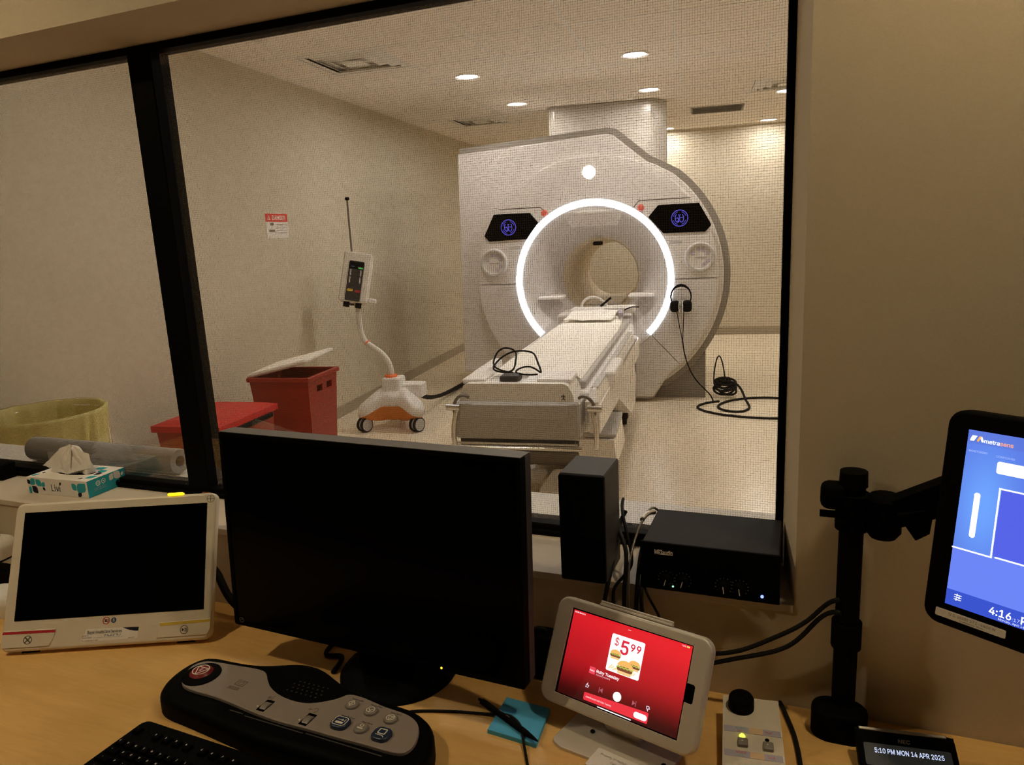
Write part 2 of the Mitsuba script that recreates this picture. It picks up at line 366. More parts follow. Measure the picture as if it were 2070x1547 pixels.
k = struct('trim_2', 'white inner sill on the scanner side of the window'); put(k, None, cbx(-2.96, -.03, 1.492, 1.66, .92, .945, .002), WHITEP)
# the desk
k = thing('desk', 'long light maple laminate desk below the window', 'desk')
put(k, 'top', cbx(-2.7, 1.9, .42, 1.2585, DESK-.032, DESK, .002), WOOD)
put(k, 'leg', cbx(-2.66, -2.62, .5, 1.22, 0, DESK-.032, .003), WOOD); put(k, 'leg', cbx(1.82, 1.86, .5, 1.22, 0, DESK-.032, .003), WOOD)
# control room downlights (out of the frame, dimmed)
for (x, y, q), nm in zip(LAMP_CTRL, ('left', 'middle', 'right')):
    k = thing('control_downlight', f'dimmed round downlight in the control room ceiling, {nm} one of three above the desk', 'ceiling light')
    put(k, 'trim', moved(lathe([(.062, 0), (.085, 0), (.085, -.006), (.062, -.006), (.062, 0)], 28), shift(x, y, 2.60)), GRID)
    dl = lathe([(0, -.003), (.062, -.003)], 28)
    if dl.face_normals[:, 2].mean() > 0: dl.invert()
    put(k, 'lens', moved(dl, shift(x, y, 2.60)), DARK, emit=glow([c*q for c in LAMP_CTRL_RGB], 1.0))
# ---------------------------------------------------------------- scanner room: ceiling lights, vents
def down_lens(r): 
    m = lathe([(0, 0), (r, 0)], 28)
    if m.face_normals[:, 2].mean() > 0: m.invert()
    return m
DL = [(-1.865, 6.15), (-.481, 6.0), (-.473, 7.54), (-1.807, 7.64), (.857, 8.34), (.873, 10.55), (-.438, 10.6), (-1.865, 3.3), (-.481, 3.3), (.86, 3.3), (.86, 6.1), (-.9, 9.5)]
DL_NAMES = ['round recessed downlight nearest the square air diffuser', 'big bright downlight in front of the scanner, at the top of the window', 'downlight just above the scanner cover tower', 'glowing downlight left of the cover tower, by the far diffuser',
            'downlight cut off by the right window frame', 'downlight at the far right by the back wall', 'small far downlight beside the right edge of the cover tower', 'left downlight of the front row near the window', 'middle downlight of the front row near the window', 'right downlight of the front row near the window', 'downlight right of the scanner, hidden by the window jamb', 'downlight behind the cover tower, hidden by it']
for (x, y), nm in zip(DL, DL_NAMES):
    k = thing('recessed_downlight', nm, 'ceiling light', None)
    put(k, 'trim', moved(lathe([(.088, .004), (.112, .004), (.112, -.004), (.106, -.008), (.088, -.003), (.088, .004)], 32), shift(x, y, CH)), GRID, xf=ROOM)
    put(k, 'lens', moved(down_lens(.088), shift(x, y, CH-.003)), DARK, emit=glow([c*(.7 if y < 5 else 1.0) for c in LAMP_SCAN], 1.0), xf=ROOM)
def diffuser(x0, y0, label, s=.62):
    k = thing('air_diffuser', label, 'air vent'); c = s/2; cx, cy = x0+PX/2, y0+PY/2
    def square(h, w, z0, z1, drop):
        a = np.array([(-h, -h), (h, -h), (h, h), (-h, h)]); b = np.array([(-1, -1), (1, -1), (1, 1), (-1, 1)])*(h-w)
        V = np.vstack([np.c_[a, [z0]*4], np.c_[b, [z1]*4], np.c_[a, [z0+.003]*4], np.c_[b, [z1+.003]*4]]); fs = []
        for i in range(4):
            j = (i+1) % 4
            fs += [(i, 4+i, 4+j), (i, 4+j, j), (8+i, 8+j, 12+j), (8+i, 12+j, 12+i), (i, j, 8+j), (i, 8+j, 8+i), (4+i, 12+j, 4+j), (4+i, 12+i, 12+j)]
        m = trimesh.Trimesh(V, fs, process=False); m.apply_translation((cx, cy, CH)); return m
    put(k, 'frame', square(c, .045, 0, -.004, 0), GRID, xf=ROOM)
    for h in (.235, .165): put(k, 'cone', square(h+.03, .055, .012, -.012, 0), GRID, xf=ROOM)
    put(k, 'plate', moved(cbx(-.085, .085, -.085, .085, -.014, -.010, .002), shift(cx, cy, CH)), GRID, xf=ROOM)
    put(k, 'throat', moved(bx(-c+.04, c-.04, -c+.04, c-.04,   .020, .024), shift(cx, cy, CH)), GRID, xf=ROOM)
diffuser(-2.785, 4.95, 'large square air diffuser nearest the window, left part of ceiling')
diffuser(-2.785, 8.225, 'far square air diffuser above the left end of the scanner')
diffuser(.49, 7.57, 'square air diffuser cut off by the right window frame')
k = thing('return_grille', 'dark rectangular return air grille right of the cover tower', 'air vent')
put(k, 'frame', [bx(-.10, .49, 8.95, 8.97, CH-.006, CH), bx(-.10, .49, 9.43, 9.45, CH-.006, CH), bx(-.10, -.08, 8.97, 9.43, CH-.006, CH), bx(.47, .49, 8.97, 9.43, CH-.006, CH), bx(-.08, .47, 8.97, 9.43, CH-.0015, CH-.0005)], SCAN_G, xf=ROOM)
for i in range(12):
    y = 8.985+i*.0385; put(k, 'slat', trimesh.convex.convex_hull([(a, y+b+d, CH-.005+c) for a in (-.08, .47) for b, c in ((0, 0), (.022, .004)) for d in (0, .003)]), SCAN_D, xf=ROOM)
k = thing('smoke_detector', 'small pale round detector on the ceiling near the top left of the large pane', 'detector')
put(k, None, moved(lathe([(0, -.035), (.035, -.034), (.05, -.022), (.055, 0), (0, 0)], 24), shift(-2.70, 4.45, CH)), GRID, xf=ROOM, smooth=30)
# ---------------------------------------------------------------- the scanner (room coordinates: x along the far wall, y depth)
def XZ(y): return ROOM @ frame((0, y, 0), (1, 0, 0), (0, 0, 1), (0, -1, 0))
CX, CZ = -.933, 1.14
def arc(r, a0, a1, n=40, cx=CX, cz=CZ): return [(cx+r*math.cos(math.radians(t)), cz+r*math.sin(math.radians(t))) for t in np.linspace(a0, a1, n)]
def to_m3(mesh):
    q = mesh.copy(); q.merge_vertices(digits_vertex=6); q.update_faces(q.nondegenerate_faces())
    return m3.Manifold(m3.Mesh(np.asarray(q.vertices, np.float32), np.asarray(q.faces, np.uint32)))
S = thing('mri_scanner', 'large white MRI scanner with glowing ring around its bore', 'mri scanner')
hous = [(-2.25, .27), (-2.195, 2.395), (-.80, 2.475), (-.715, 2.455), (-.42, 2.205), (-.34, 2.165)] + arc(1.205, 51, -58, 60) + [(-.50, .12), (-1.45, .12)] + arc(1.205, -122, -134, 6)
hous = Polygon(hous).buffer(0).difference(Point(CX, CZ).buffer(.60, quad_segs=24))
put(S, 'housing', flat(hous, -1.6, 0), SCAN_G, xf=XZ(6.84), smooth=30)
base = [(-2.25, .27), (-2.19, 2.335), (-.80, 2.415), (-.735, 2.395), (-.45, 2.155), (-.36, 2.115)] + arc(1.145, 52, -57, 60) + [(-.41, .012), (-1.46, .012)] + arc(1.145, -123, -129, 4) + [(-1.68, .27)]
bm = to_m3(bevelled(base, 0, .09, .018)) - m3.Manifold.cylinder(.5, .66, .66, 80).translate((CX, CZ, -.1))
sw, gd = .005, .02
for a, b in (((-1.62, 1.125), (-2.3, 1.125)),): pass
put(S, 'side_cover', bm, SCAN_W, xf=XZ(6.84), smooth=35)
disc = arc(1.10, -52, 232, 110) + [(-1.50, .05), (-.41, .05)]
fm = to_m3(bevelled(disc, 0, .10, .022, 4)) - m3.Manifold.cylinder(.5, .705, .705, 96).translate((CX, CZ, -.2))
def groove(p, q, w=.008, depth=.02, top=.10):
    p, q = np.array(p), np.array(q); d = (q-p)/np.linalg.norm(q-p); n = np.array([-d[1], d[0]])*w/2
    return m3.Manifold.hull_points(np.array([(*(c), z) for c in (p+n, p-n, q+n, q-n) for z in (top-depth, top+.02)]))
for p, q in (((-2.05, 1.125), (-1.64, 1.125)), ((-.22, 1.125), (.19, 1.125)), ((-.43, .64), (-.04, .22)), ((-.46, .66), (-.565, .565)), ((-.565, .57), (-.565, -.02)), ((-1.43, .64), (-1.83, .22)),
             ((-1.83, 1.81), (-1.40, 1.81)), ((-1.40, 1.81), (-1.355, 1.765)), ((-.515, 1.818), (-.02, 1.818)), ((-.515, 1.818), (-.56, 1.765))): fm -= groove(p, q)
put(S, 'front_cover', fm, SCAN_W, xf=XZ(6.75), smooth=35)
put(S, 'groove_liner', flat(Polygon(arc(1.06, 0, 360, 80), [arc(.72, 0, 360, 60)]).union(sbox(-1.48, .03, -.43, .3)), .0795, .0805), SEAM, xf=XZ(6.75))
put(S, 'pedestal', flat([(-1.90, 0), (.06, 0), (.06, .42), (-.05, .42), (-1.85, .42), (-1.9, .35)], -1.35, -.02), SCAN_D, xf=XZ(6.84))
fun = [(.722, -.015), (.700, .004), (.672, .012), (.655, .035), (.60, .085), (.53, .17), (.46, .27), (.415, .36), (.385, .45), (.372, .52)]
R2 = ROOM @ frame((CX, 6.66, CZ), (1, 0, 0), (0, 0, -1), (0, 1, 0))       # lathe axis along the bore
fmesh = moved(lathe([(r, z) for r, z in fun], 96), R2)
put(S, 'funnel', fmesh, SCAN_W, smooth=True)
put(S, 'bore', moved(lathe([(.372, .52), (.352, .62), (.345, 1.2), (.30, 1.85), (.33, 1.90)], 80), R2), BORE, smooth=40)
vis = moved(lathe([(.652, .026), (.60, .075), (.535, .16), (.475, .245)], 16, -90-23, -90+23), R2)
vis2 = []
for (ra, za), (rb, zb) in (((.66, .018), (.49, .20)),):
    pts = []
    for t in np.linspace(-24, 24, 13):
        a = math.radians(-90+t)
        rin = .50+.02*abs(t)/24
        pts += [((r)*math.cos(a), (r)*math.sin(a), z) for r, z in ((.655, .022), (.655, .05), (rin, .185), (rin, .215))]
    vis2 = trimesh.convex.convex_hull(np.array(pts))
put(S, 'visor', moved(vis2, shift(0, 0, -.035), R2), TABLEW, smooth=15)
for x0, x1 in ((-1.47, -1.24), (-.63, -.40)):
    put(S, 'arm_ledge', cbx(x0, x1, 6.72, 6.95, .965, .99, .006), TABLEW, xf=ROOM)
put(S, 'bore_deck', [cbx(-1.19, -.68, 6.95, 8.35, .79, .835, .008), cbx(-1.11, -.76, 7.4, 8.3, .835, .855, .008)], TABLEW, xf=ROOM)
put(S, 'dock', rbx(-1.27, -.60, 6.58, 7.05, .60, .84, .03), SCAN_W, xf=ROOM, smooth=30)
put(S, 'bore_camera', cbx(-.985, -.90, 7.05, 7.16, 1.44, 1.475, .008), BLACK, xf=ROOM)
ringp = [(CX+.692*math.cos(t), 6.652, CZ-.005+.692*math.sin(t)) for t in np.radians(np.linspace(-45, 225, 90))]
put(S, 'light_ring', tube(ringp, .031, 12, smooth=False), DARK, emit=glow(RING_LIGHT, .35), xf=ROOM, smooth=True, label='glowing white light ring')
put(S, 'status_light', moved(lathe([(0, .012), (.05, .011), (.058, 0)][::-1], 28), XZ(6.65) @ shift(-.948, 2.087)), DARK, emit=glow((7, 7, 7), .05), label='round glowing white light')
scrR = [(-.348, 1.771), (-.004, 1.771), (.096, 1.591), (.096, 1.574), (.051, 1.526), (-.307, 1.528), (-.434, 1.673)]
scrL = [(-1.837, 1.768), (-1.497, 1.766), (-1.423, 1.676), (-1.531, 1.533), (-1.893, 1.525), (-1.939, 1.575)]
BLUE = (.07, .06, .62)
for pts, (lx, lz) in ((scrL, (-1.702, 1.645)), (scrR, (-.166, 1.65))):
    p = Polygon(pts).buffer(.012).buffer(-.012, quad_segs=4)
    d = put(S, 'display', bevelled(np.array(p.exterior.coords)[:-1], 0, .014, .004), BLACKG, xf=XZ(6.652), smooth=30, label='black hexagonal touch display')
    w = .072
    marks = [ring_mark(w*.96, .008, 0, .0008)]
    for sgn in (-1, 1):                                          # interlaced script initials inside the ring
        t = np.linspace(0, 1, 22)
        a = .030*np.stack([np.cos(2.1+t*5.2)*(.75-.25*t)+.9*sgn*.62, np.sin(2.1+t*5.2)*1.15], 1); a[:, 0] *= 1 if sgn < 0 else -1; a[:, 0] += -.0 if sgn < 0 else 0
        if sgn > 0: a[:, 0] = -a[:, 0]
        marks.append(stroke(a, .0075, 0, .0008)); 
    marks += [stroke([(-.036, .0), (-.018, .004), (-.008, -.012), (-.02, -.034)], .007, 0, .0008), stroke([(.006, .004), (.032, .004)], .007, 0, .0008)]
    for q in range(4):
        t = np.radians(45+90*q+np.linspace(-26, 26, 8)); marks.append(stroke(np.stack([.055*np.cos(t), .055*np.sin(t)], 1), .005, 0, .0008))
    put(d, 'logo', moved(trimesh.util.concatenate(marks), shift(lx, lz, .0142)), DARK, emit=glow(BLUE), xf=XZ(6.652), label='glowing blue monogram in a ring')
for x, z in ((-1.363, 1.756), (-.499, 1.756)): put(S, 'stop_button', moved(lathe([(0, .02), (.024, .017), (.03, 0)], 24), XZ(6.65) @ shift(x, z)), REDSOFT, smooth=30, label='round red stop button')
for x, z in ((-1.861, 1.327), (.006, 1.309)):
    d = put(S, 'control_dial', moved(lathe([(0, .006), (.098, .006), (.102, .022), (.112, .026), (.124, .02), (.134, 0)], 44), XZ(6.652) @ shift(x, z)), SCAN_W, smooth=30, label='round keypad with a raised rim')
    for t in (150, 100, 65, 30, -25, -60): put(d, 'key', moved(cyl((0, 0, .005), (0, 0, .010), .016, 14), XZ(6.652) @ shift(x+.07*math.cos(math.radians(t)), z+.07*math.sin(math.radians(t)))), LILAC)
    put(d, 'rim', moved(lathe([(.098, .008), (.104, .024), (.118, .026), (.128, .014), (.128, .006)], 44), XZ(6.6515) @ shift(x, z)), GREYP, smooth=30)
    put(d, 'key_row', moved(cbx(-.05, .05, -.008, .008, .004, .010, .002), XZ(6.652) @ shift(x+.005, z)), GREYP)
for x, z in ((-1.66, 1.455), (-.20, 1.445)): put(S, 'label_plate', [moved(cbx(-.055, .055, -.014, .014, 0, .003, .001), XZ(6.652) @ shift(x, z)), ], GREYP)
put(S, 'nameplate', moved(text('SIGNA', .028, .002), XZ(6.651) @ shift(-1.79, 1.075)), GREYP)
put(S, 'nameplate', moved(text('3.0T', .022, .002), XZ(6.651) @ shift(-1.83, 1.03)), GREYP)
# cover tower up to the ceiling: a part of the scanner's covers
tw = Polygon([(-1.56, 8.02), (-.46, 8.06), (-.33, 8.25), (-.33, 8.36), (-1.62, 8.36)]).buffer(-.09).buffer(.09, quad_segs=6)
tc = trimesh.convex.convex_hull(np.vstack([np.c_[np.array(tw.exterior.coords), np.full(len(tw.exterior.coords), z)] for z in (2.0, CH-.004)]))
put(S, 'cover_tower', moved(tc, ROOM), TOWER, smooth=30, label='pale rounded cover tower up to the ceiling')
# ---------------------------------------------------------------- patient table
K = thing('patient_table', 'long white patient table docked to the scanner bore', 'patient table')
put(K, 'body', [rbx(-1.215, -.545, 3.62, 6.3, .56, .78, .02)], TABLEW, xf=ROOM, smooth=30)
put(K, 'cradle', cbx(-1.15, -.575, 3.70, 6.54, .78, .822, .006), GREYP, xf=ROOM)
def sheet():
    nx, ny = 24, 90; X, Y = np.meshgrid(np.linspace(-1.125, -.60, nx), np.linspace(3.72, 6.54, ny))
    t = (Y-3.72)/2.9; X = np.where(True, -.8625+(X+.8625)*(1-.22*np.clip((t-.62)/.38, 0, 1)**1.2), X)
    h = .848+.004*meshkit.fbm(np.stack([X*9, Y*4, X*0], -1), 3, 5)
    edge = np.minimum(np.linspace(0, 1, nx), np.linspace(1, 0, nx))[None, :]; h = h-.022*np.exp(-edge*40)
    V = np.stack([X, Y, h], -1).reshape(-1, 3); B = V.copy(); B[:, 2] = .821
    i, j = np.meshgrid(np.arange(ny-1), np.arange(nx-1), indexing='ij'); a = i*nx+j
    q = np.stack([a, a+1, a+nx+1, a+nx], -1).reshape(-1, 4); f = [q[:, [0, 1, 2]], q[:, [0, 2, 3]]]
    rim = np.r_[np.arange(nx), np.arange(1, ny)*nx+nx-1, (ny-1)*nx+np.arange(nx-2, -1, -1), np.arange(ny-2, 0, -1)*nx]
    r2 = np.roll(rim, -1); n = len(V); f += [np.stack([r2, rim, rim+n], 1), np.stack([r2, rim+n, r2+n], 1)]
    return trimesh.Trimesh(np.vstack([V, B]), np.vstack(f), process=False)
put(K, 'mattress', sheet(), SHEET, xf=ROOM, smooth=40, label='white sheet covered mattress')
for s, x0, x1, zt in ((-1, -1.232, -1.165, .775), (1, -.56, -.468, .806)):
    put(K, 'rail', trimesh.convex.convex_hull([(x, y, z) for x, dx in ((x0, 1), (x1, -1)) for y, z, d in ((3.50, zt-.05, .012), (3.50, zt-.085, .004), (3.58, zt, .022), (3.60, zt-.02, .004), (5.64, zt-.004, .022), (5.66, zt-.03, .004), (5.66, zt-.085, .004)) for x in (x+dx*d,)]), TABLEW, xf=ROOM, smooth=25)
    xx = x1 if s > 0 else x0
    put(K, 'rail_groove', cbx(x0+.028, x1-.028, 3.62, 5.6, zt-.004, zt+.003, .001), GREYP, xf=ROOM)
    put(K, 'rail_strip', cbx(x1-.002 if s > 0 else x0-.004, x1+.004 if s > 0 else x0+.002, 4.45, 5.60, .742, .766, .001), CHROME, xf=ROOM)
    put(K, 'side_panel', trimesh.convex.convex_hull([(a, y, z) for a in ((xx-.06, xx-.006) if s > 0 else (xx+.006, xx+.06)) for y, z in ((3.48, .735), (5.6, .735), (5.5, .54), (3.48, .60), (4.3, .57))]), TABLEW, xf=ROOM)
    put(K, 'arm_rest', rbx(xx-.05, xx+.022, 3.95, 4.42, .72, .822, .024), TABLEW, xf=ROOM, smooth=30)
    put(K, 'push_bar_post', moved(tube([(xx-.040*s, 3.43, .742), (xx-.02*s, 3.415, .66), (xx-.02*s, 3.415, .535)], .012, 10), ROOM), CHROME, smooth=True)
    put(K, 'push_bar_knob', moved(cyl((xx-.055*s, 3.42, .742), (xx+.015*s, 3.42, .742), .018, 16), ROOM), CHROME, smooth=30)
    put(K, 'corner_guard', moved(tube([(xx-.10*s, 3.435, .79), (xx-.06*s, 3.42, .80), (xx-.03*s, 3.42, .77), (xx-.03*s, 3.42, .70)], .008, 8), ROOM), STEEL, smooth=True)
# foot end: top block with a notch, drawer front, main cabinet, push bar
fb = [(-1.19, .765), (-.595, .765), (-.60, .80), (-.625, .848), (-.65, .858), (-1.14, .858), (-1.165, .846), (-1.185, .80)]
blk = to_m3(flat(fb, -.24, 0)) - to_m3(moved(rbx(-1.05, -.86, .845, .95, -.20, -.07, .01), ))
put(K, 'foot_block', blk, TABLEW, xf=XZ(3.455), smooth=30)
for xa, xb in ((-1.185, -1.06), (-.79, -.615)): put(K, 'foot_lip', rbx(xa, xb, 3.50, 3.72, .845, .872, .010), TABLEW, xf=ROOM, smooth=30)
put(K, 'foot_cabinet', cbx(-1.222, -.568, 3.44, 3.66, .57, .765, .012), GREYP, xf=ROOM)
put(K, 'drawer_front', cbx(-1.187, -.628, 3.428, 3.45, .682, .758, .006), GREYP, xf=ROOM)
put(K, 'foot_symbol', moved(trimesh.util.concatenate([stroke([(0, .012), (0, -.004)], .005, 0, .0015), stroke([(-.009, .004), (.009, .004)], .004, 0, .0015), stroke([(0, -.004), (-.007, -.014)], .004, 0, .0015), stroke([(0, -.004), (.007, -.014)], .004, 0, .0015)]), XZ(3.4545) @ shift(-.648, .79)), INKK)
put(K, 'push_bar', [moved(cyl((-1.236, 3.415, .535), (-.555, 3.415, .535), .012, 12), ROOM), moved(cyl((-1.21, 3.425, .553), (-.58, 3.425, .553), .006, 8), ROOM)], CHROME, smooth=30)
put(K, 'bumper', [bx(-1.20, -.60, 3.47, 3.60, .50, .525), bx(-1.20, -.60, 3.47, 3.50, .525, .572)], CHARC, xf=ROOM)
for xa, xb in ((-1.19, -1.10), (-.76, -.70)): put(K, 'foot_shelf', cbx(xa, xb, 3.5, 3.62, .545, .57, .003), PAPER, xf=ROOM)
# base: chassis, lift column, pedals, steps, casters
put(K, 'lift_column', [cbx(-1.10, -.66, 4.6, 5.7, .16, .57, .02), cbx(-1.04, -.72, 4.5, 4.66, .22, .54, .03)], GREYP, xf=ROOM)
put(K, 'chassis', [rbx(-1.16, -.60, 4.46, 6.1, .09, .18, .03)], SCAN_D, xf=ROOM, smooth=30)
put(K, 'pedal_plate', trimesh.convex.convex_hull([(x, y, z) for x, y in ((-.905, 4.40), (-.74, 4.43), (-.785, 3.96), (-.92, 4.03)) for z in (.055, .09)]), TABLEW, xf=ROOM)
put(K, 'pedal', cbx(-1.07, -.93, 4.12, 4.33, .08, .118, .012), GREYP, xf=ROOM); put(K, 'pedal', cbx(-.72, -.62, 4.3, 4.5, .10, .125, .01), TABLEW, xf=ROOM)
put(K, 'skirt', trimesh.convex.convex_hull([(x, y, z) for x in (-.66, -.450) for y, z in ((3.84, .46), (4.26, .50), (4.45, .28), (4.0, .27))]), TABLEW, xf=ROOM)
put(K, 'step_pad', trimesh.convex.convex_hull([(x, y, z) for x in (-.62, -.440) for y, z in ((3.86, .470), (4.24, .505), (4.24, .52), (3.86, .486))]), GREYP, xf=ROOM)
put(K, 'leg_cover', trimesh.convex.convex_hull([(x, y, z) for x in (-.64, -.52) for y, z in ((4.5, .58), (5.9, .58), (6.15, .36), (6.1, .14), (5.7, .14), (5.2, .42))]), TABLEW, xf=ROOM)
put(K, 'leg_cover', rbx(-.60, -.49, 5.3, 6.2, .50, .70, .04), TABLEW, xf=ROOM, smooth=30)
for x, y in ((-.60, 5.88), (-1.16, 5.88), (-.62, 4.45), (-1.14, 4.45)):
    w = put(K, 'caster', moved(tube([(x-.022, y, .065), (x+.022, y, .065)], .065, 24, smooth=False), ROOM), RUBBER, smooth=40)
    put(w, 'fork', [moved(bx(x-.035, x-.024, y-.03, y+.03, .05, .15), ROOM), moved(bx(x+.024, x+.035, y-.03, y+.03, .05, .15), ROOM), moved(bx(x-.035, x+.035, y-.03, y+.03, .13, .155), ROOM)], CHARC)
# head coil on the table by the bore, its wire arch and connector
k = thing('head_coil', 'white head coil cradle with wire arch at the bore end of the patient table', 'head coil')
put(k, 'base', [rbx(-1.10, -.62, 6.32, 6.52, .872, .915, .018), rbx(-.80, -.54, 6.30, 6.50, .87, .925, .015)], TABLEW, xf=ROOM, smooth=30)
put(k, 'arch', moved(tube([(-1.015, 6.45, .90), (-1.0, 6.45, .96), (-.94, 6.46, 1.0), (-.86, 6.48, .985), (-.80, 6.5, .925), (-.78, 6.5, .90)], .011, 8), ROOM), TABLEW, smooth=True)
put(k, 'handle', moved(cyl((-.845, 6.46, .92), (-.765, 6.54, .985), .010, 10), ROOM), BLACK, smooth=30)
put(k, 'plug', moved(tube([(-.67, 6.29, .89), (-.64, 6.2, .89), (-.635, 6.08, .878)], .022, 10), ROOM), LILAC, smooth=True)
put(k, 'strap', moved(tube([(-.62, 6.28, .90), (-.56, 6.27, .925), (-.50, 6.30, .92)], .005, 6), ROOM), BLACK, smooth=True)
k = thing('folded_sheet', 'crumpled white sheet end rising at the head end of the patient table', 'sheet')
def fold():
    nx, ny = 20, 14; X, Y = np.meshgrid(np.linspace(-1.07, -.68, nx), np.linspace(5.86, 6.22, ny)); t = (Y-5.86)/.36
    h = .866+.036*t**1.6+.020*meshkit.fbm(np.stack([X*11, Y*8, X*0], -1), 3, 9); X = X+.10*(t-.3)*(meshkit.fbm(np.stack([X*3, Y*9, X*0+4], -1), 2, 3)-.3)
    V = np.stack([X, Y, h], -1).reshape(-1, 3); i, j = np.meshgrid(np.arange(ny-1), np.arange(nx-1), indexing='ij'); a = i*nx+j
    q = np.stack([a, a+1, a+nx+1, a+nx], -1).reshape(-1, 4); f = np.vstack([q[:, [0, 1, 2]], q[:, [0, 2, 3]]])
    W = V-np.array([0, 0, .006]); n = len(V); rim = np.r_[np.arange(nx), np.arange(1, ny)*nx+nx-1, (ny-1)*nx+np.arange(nx-2, -1, -1), np.arange(ny-2, 0, -1)*nx]; r2 = np.roll(rim, -1)
    return trimesh.Trimesh(np.vstack([V, W]), np.vstack([f, f[:, ::-1]+n, np.stack([r2, rim, rim+n], 1), np.stack([r2, rim+n, r2+n], 1)]), process=False)
put(k, None, fold(), SHEET, xf=ROOM, smooth=50)
# coiled black cable with its box on the foot end
k = thing('call_bulb', 'small dark grey box with looped black cord on the foot end of the table', 'cable')
put(k, 'box', rbx(-.985, -.885, 3.50, 3.60, .850, .888, .012), CHARC, xf=ROOM, smooth=30)
put(k, 'cord', moved(tube([(-.93, 3.58, .888), (-1.02, 3.62, .90), (-1.075, 3.75, .935), (-1.05, 3.83, .975), (-.985, 3.80, .975), (-.94, 3.68, .93), (-.95, 3.59, .893), (-1.02, 3.60, .893), (-1.06, 3.70, .91), (-.98, 3.86, .955), (-.90, 3.84, .955), (-.83, 3.72, .92), (-.795, 3.62, .883), (-.86, 3.66, .905), (-.92, 3.60, .893), (-.86, 3.55, .885), (-.80, 3.57, .882)], .0050, 6), ROOM), BLACK, smooth=True)
# ---------------------------------------------------------------- other things in the scanner room
# headphones hung on the scanner front, their cord and the cable heap on the floor
k = thing('headphones', 'black headphones hanging on the right of the scanner front', 'headphones')
hx, hy, hz = -.155, 6.585, .90
put(k, 'headband', moved(tube([(hx-.072, hy, hz+.02), (hx-.085, hy, hz+.09), (hx-.05, hy, hz+.155), (hx, hy, hz+.172), (hx+.05, hy, hz+.155), (hx+.085, hy, hz+.09), (hx+.072, hy, hz+.02)], np.interp(np.linspace(0, 1, 42), [0, .3, .5, .7, 1], [.005, .007, .016, .007, .005]), 8), ROOM), BLACK, smooth=True)
for s in (-1, 1):
    e = put(k, 'ear_cup', rbx(hx+s*.052-.042, hx+s*.052+.042, hy-.05, hy+.05, hz-.06, hz+.04, .03), BLACK, xf=ROOM, smooth=30)
    put(e, 'rim', moved(tube([(hx+s*.012, hy-.053, hz+.045), (hx+s*.016, hy-.058, hz), (hx+s*.012, hy-.053, hz-.06)], .005, 6), ROOM), WHITEP, smooth=True)
put(S, 'headphone_hook', moved(cyl((hx, 6.66, hz+.15), (hx, 6.56, hz+.155), .008, 10), ROOM), TABLEW)
put(k, 'cord', [moved(tube([(hx-.035, hy, hz-.055), (hx-.01, hy-.01, .70), (hx+.015, hy-.02, .58)], .004, 6), ROOM), moved(tube([(hx+.025, hy, hz-.055), (hx+.02, hy-.01, .72), (hx+.015, hy-.02, .58)], .004, 6), ROOM),
    moved(tube([(hx+.015, hy-.02, .58), (hx+.05, 6.55, .40), (hx+.15, 6.50, .22), (hx+.24, 6.52, .12), (.125, 6.56, .03)], .006, 6), ROOM)], BLACK, smooth=True)
k = thing('cable_coil', 'heap of black cable coils with a wide loop on the floor right of the scanner', 'cable')
coil = []
for i in range(7):
    r0 = .085+.012*math.sin(i*2.1); tl = (.5+.35*math.sin(i*1.7), .3*math.cos(i*2.3))
    c = np.array([.235+.02*math.cos(i*1.9), 6.88+.02*math.sin(i*1.3), .075+.012*i]); ax = np.array([tl[1], -tl[0], .9]); ax /= np.linalg.norm(ax); u = np.cross(ax, [0, 0, 1]); u /= np.linalg.norm(u); v = np.cross(ax, u)
    coil += [c+r0*(math.cos(t)*u+math.sin(t)*v)*np.array([1, 1, .75]) for t in np.linspace(0, 5.6, 11)]
coil = [np.array([p[0], p[1], max(p[2], .009)]) for p in coil]
wire = coil+[np.array([.30, 6.80, .16]), np.array([.40, 6.62, .05]), np.array([.42, 6.42, .009]), np.array([.32, 6.30, .009]), np.array([.18, 6.40, .009]), np.array([.20, 6.60, .009]), np.array([.34, 6.76, .009]), np.array([.62, 6.84, .009]), np.array([.86, 6.74, .009]), np.array([.98, 6.5, .009]), np.array([.90, 6.2, .009]), np.array([.66, 6.10, .009]), np.array([.35, 6.13, .009]), np.array([.08, 6.28, .009]), np.array([-.01, 6.45, .009]), np.array([.06, 6.60, .009]), np.array([.18, 6.68, .009])]
put(k, 'coil', moved(tube(wire, .0105, 7, n=560), ROOM), RUBBER, smooth=True)
put(k, 'loose_end', moved(tube([(.16, 6.9, .12), (.15, 6.95, .30), (.18, 6.95, .38), (.22, 6.92, .28), (.23, 6.9, .15)], .006, 6), ROOM), RUBBER, smooth=True)
# floor cable from behind the injector to the scanner
k = thing('floor_cable', 'thick black cable running from the injector stand to the scanner', 'cable')
put(k, None, moved(tube([(-2.40, 5.80, .27), (-2.42, 6.15, .15), (-2.46, 6.7, .055), (-2.48, 7.2, .02), (-2.40, 7.6, .02), (-2.15, 7.8, .02)], .020, 8), ROOM), RUBBER, smooth=True)
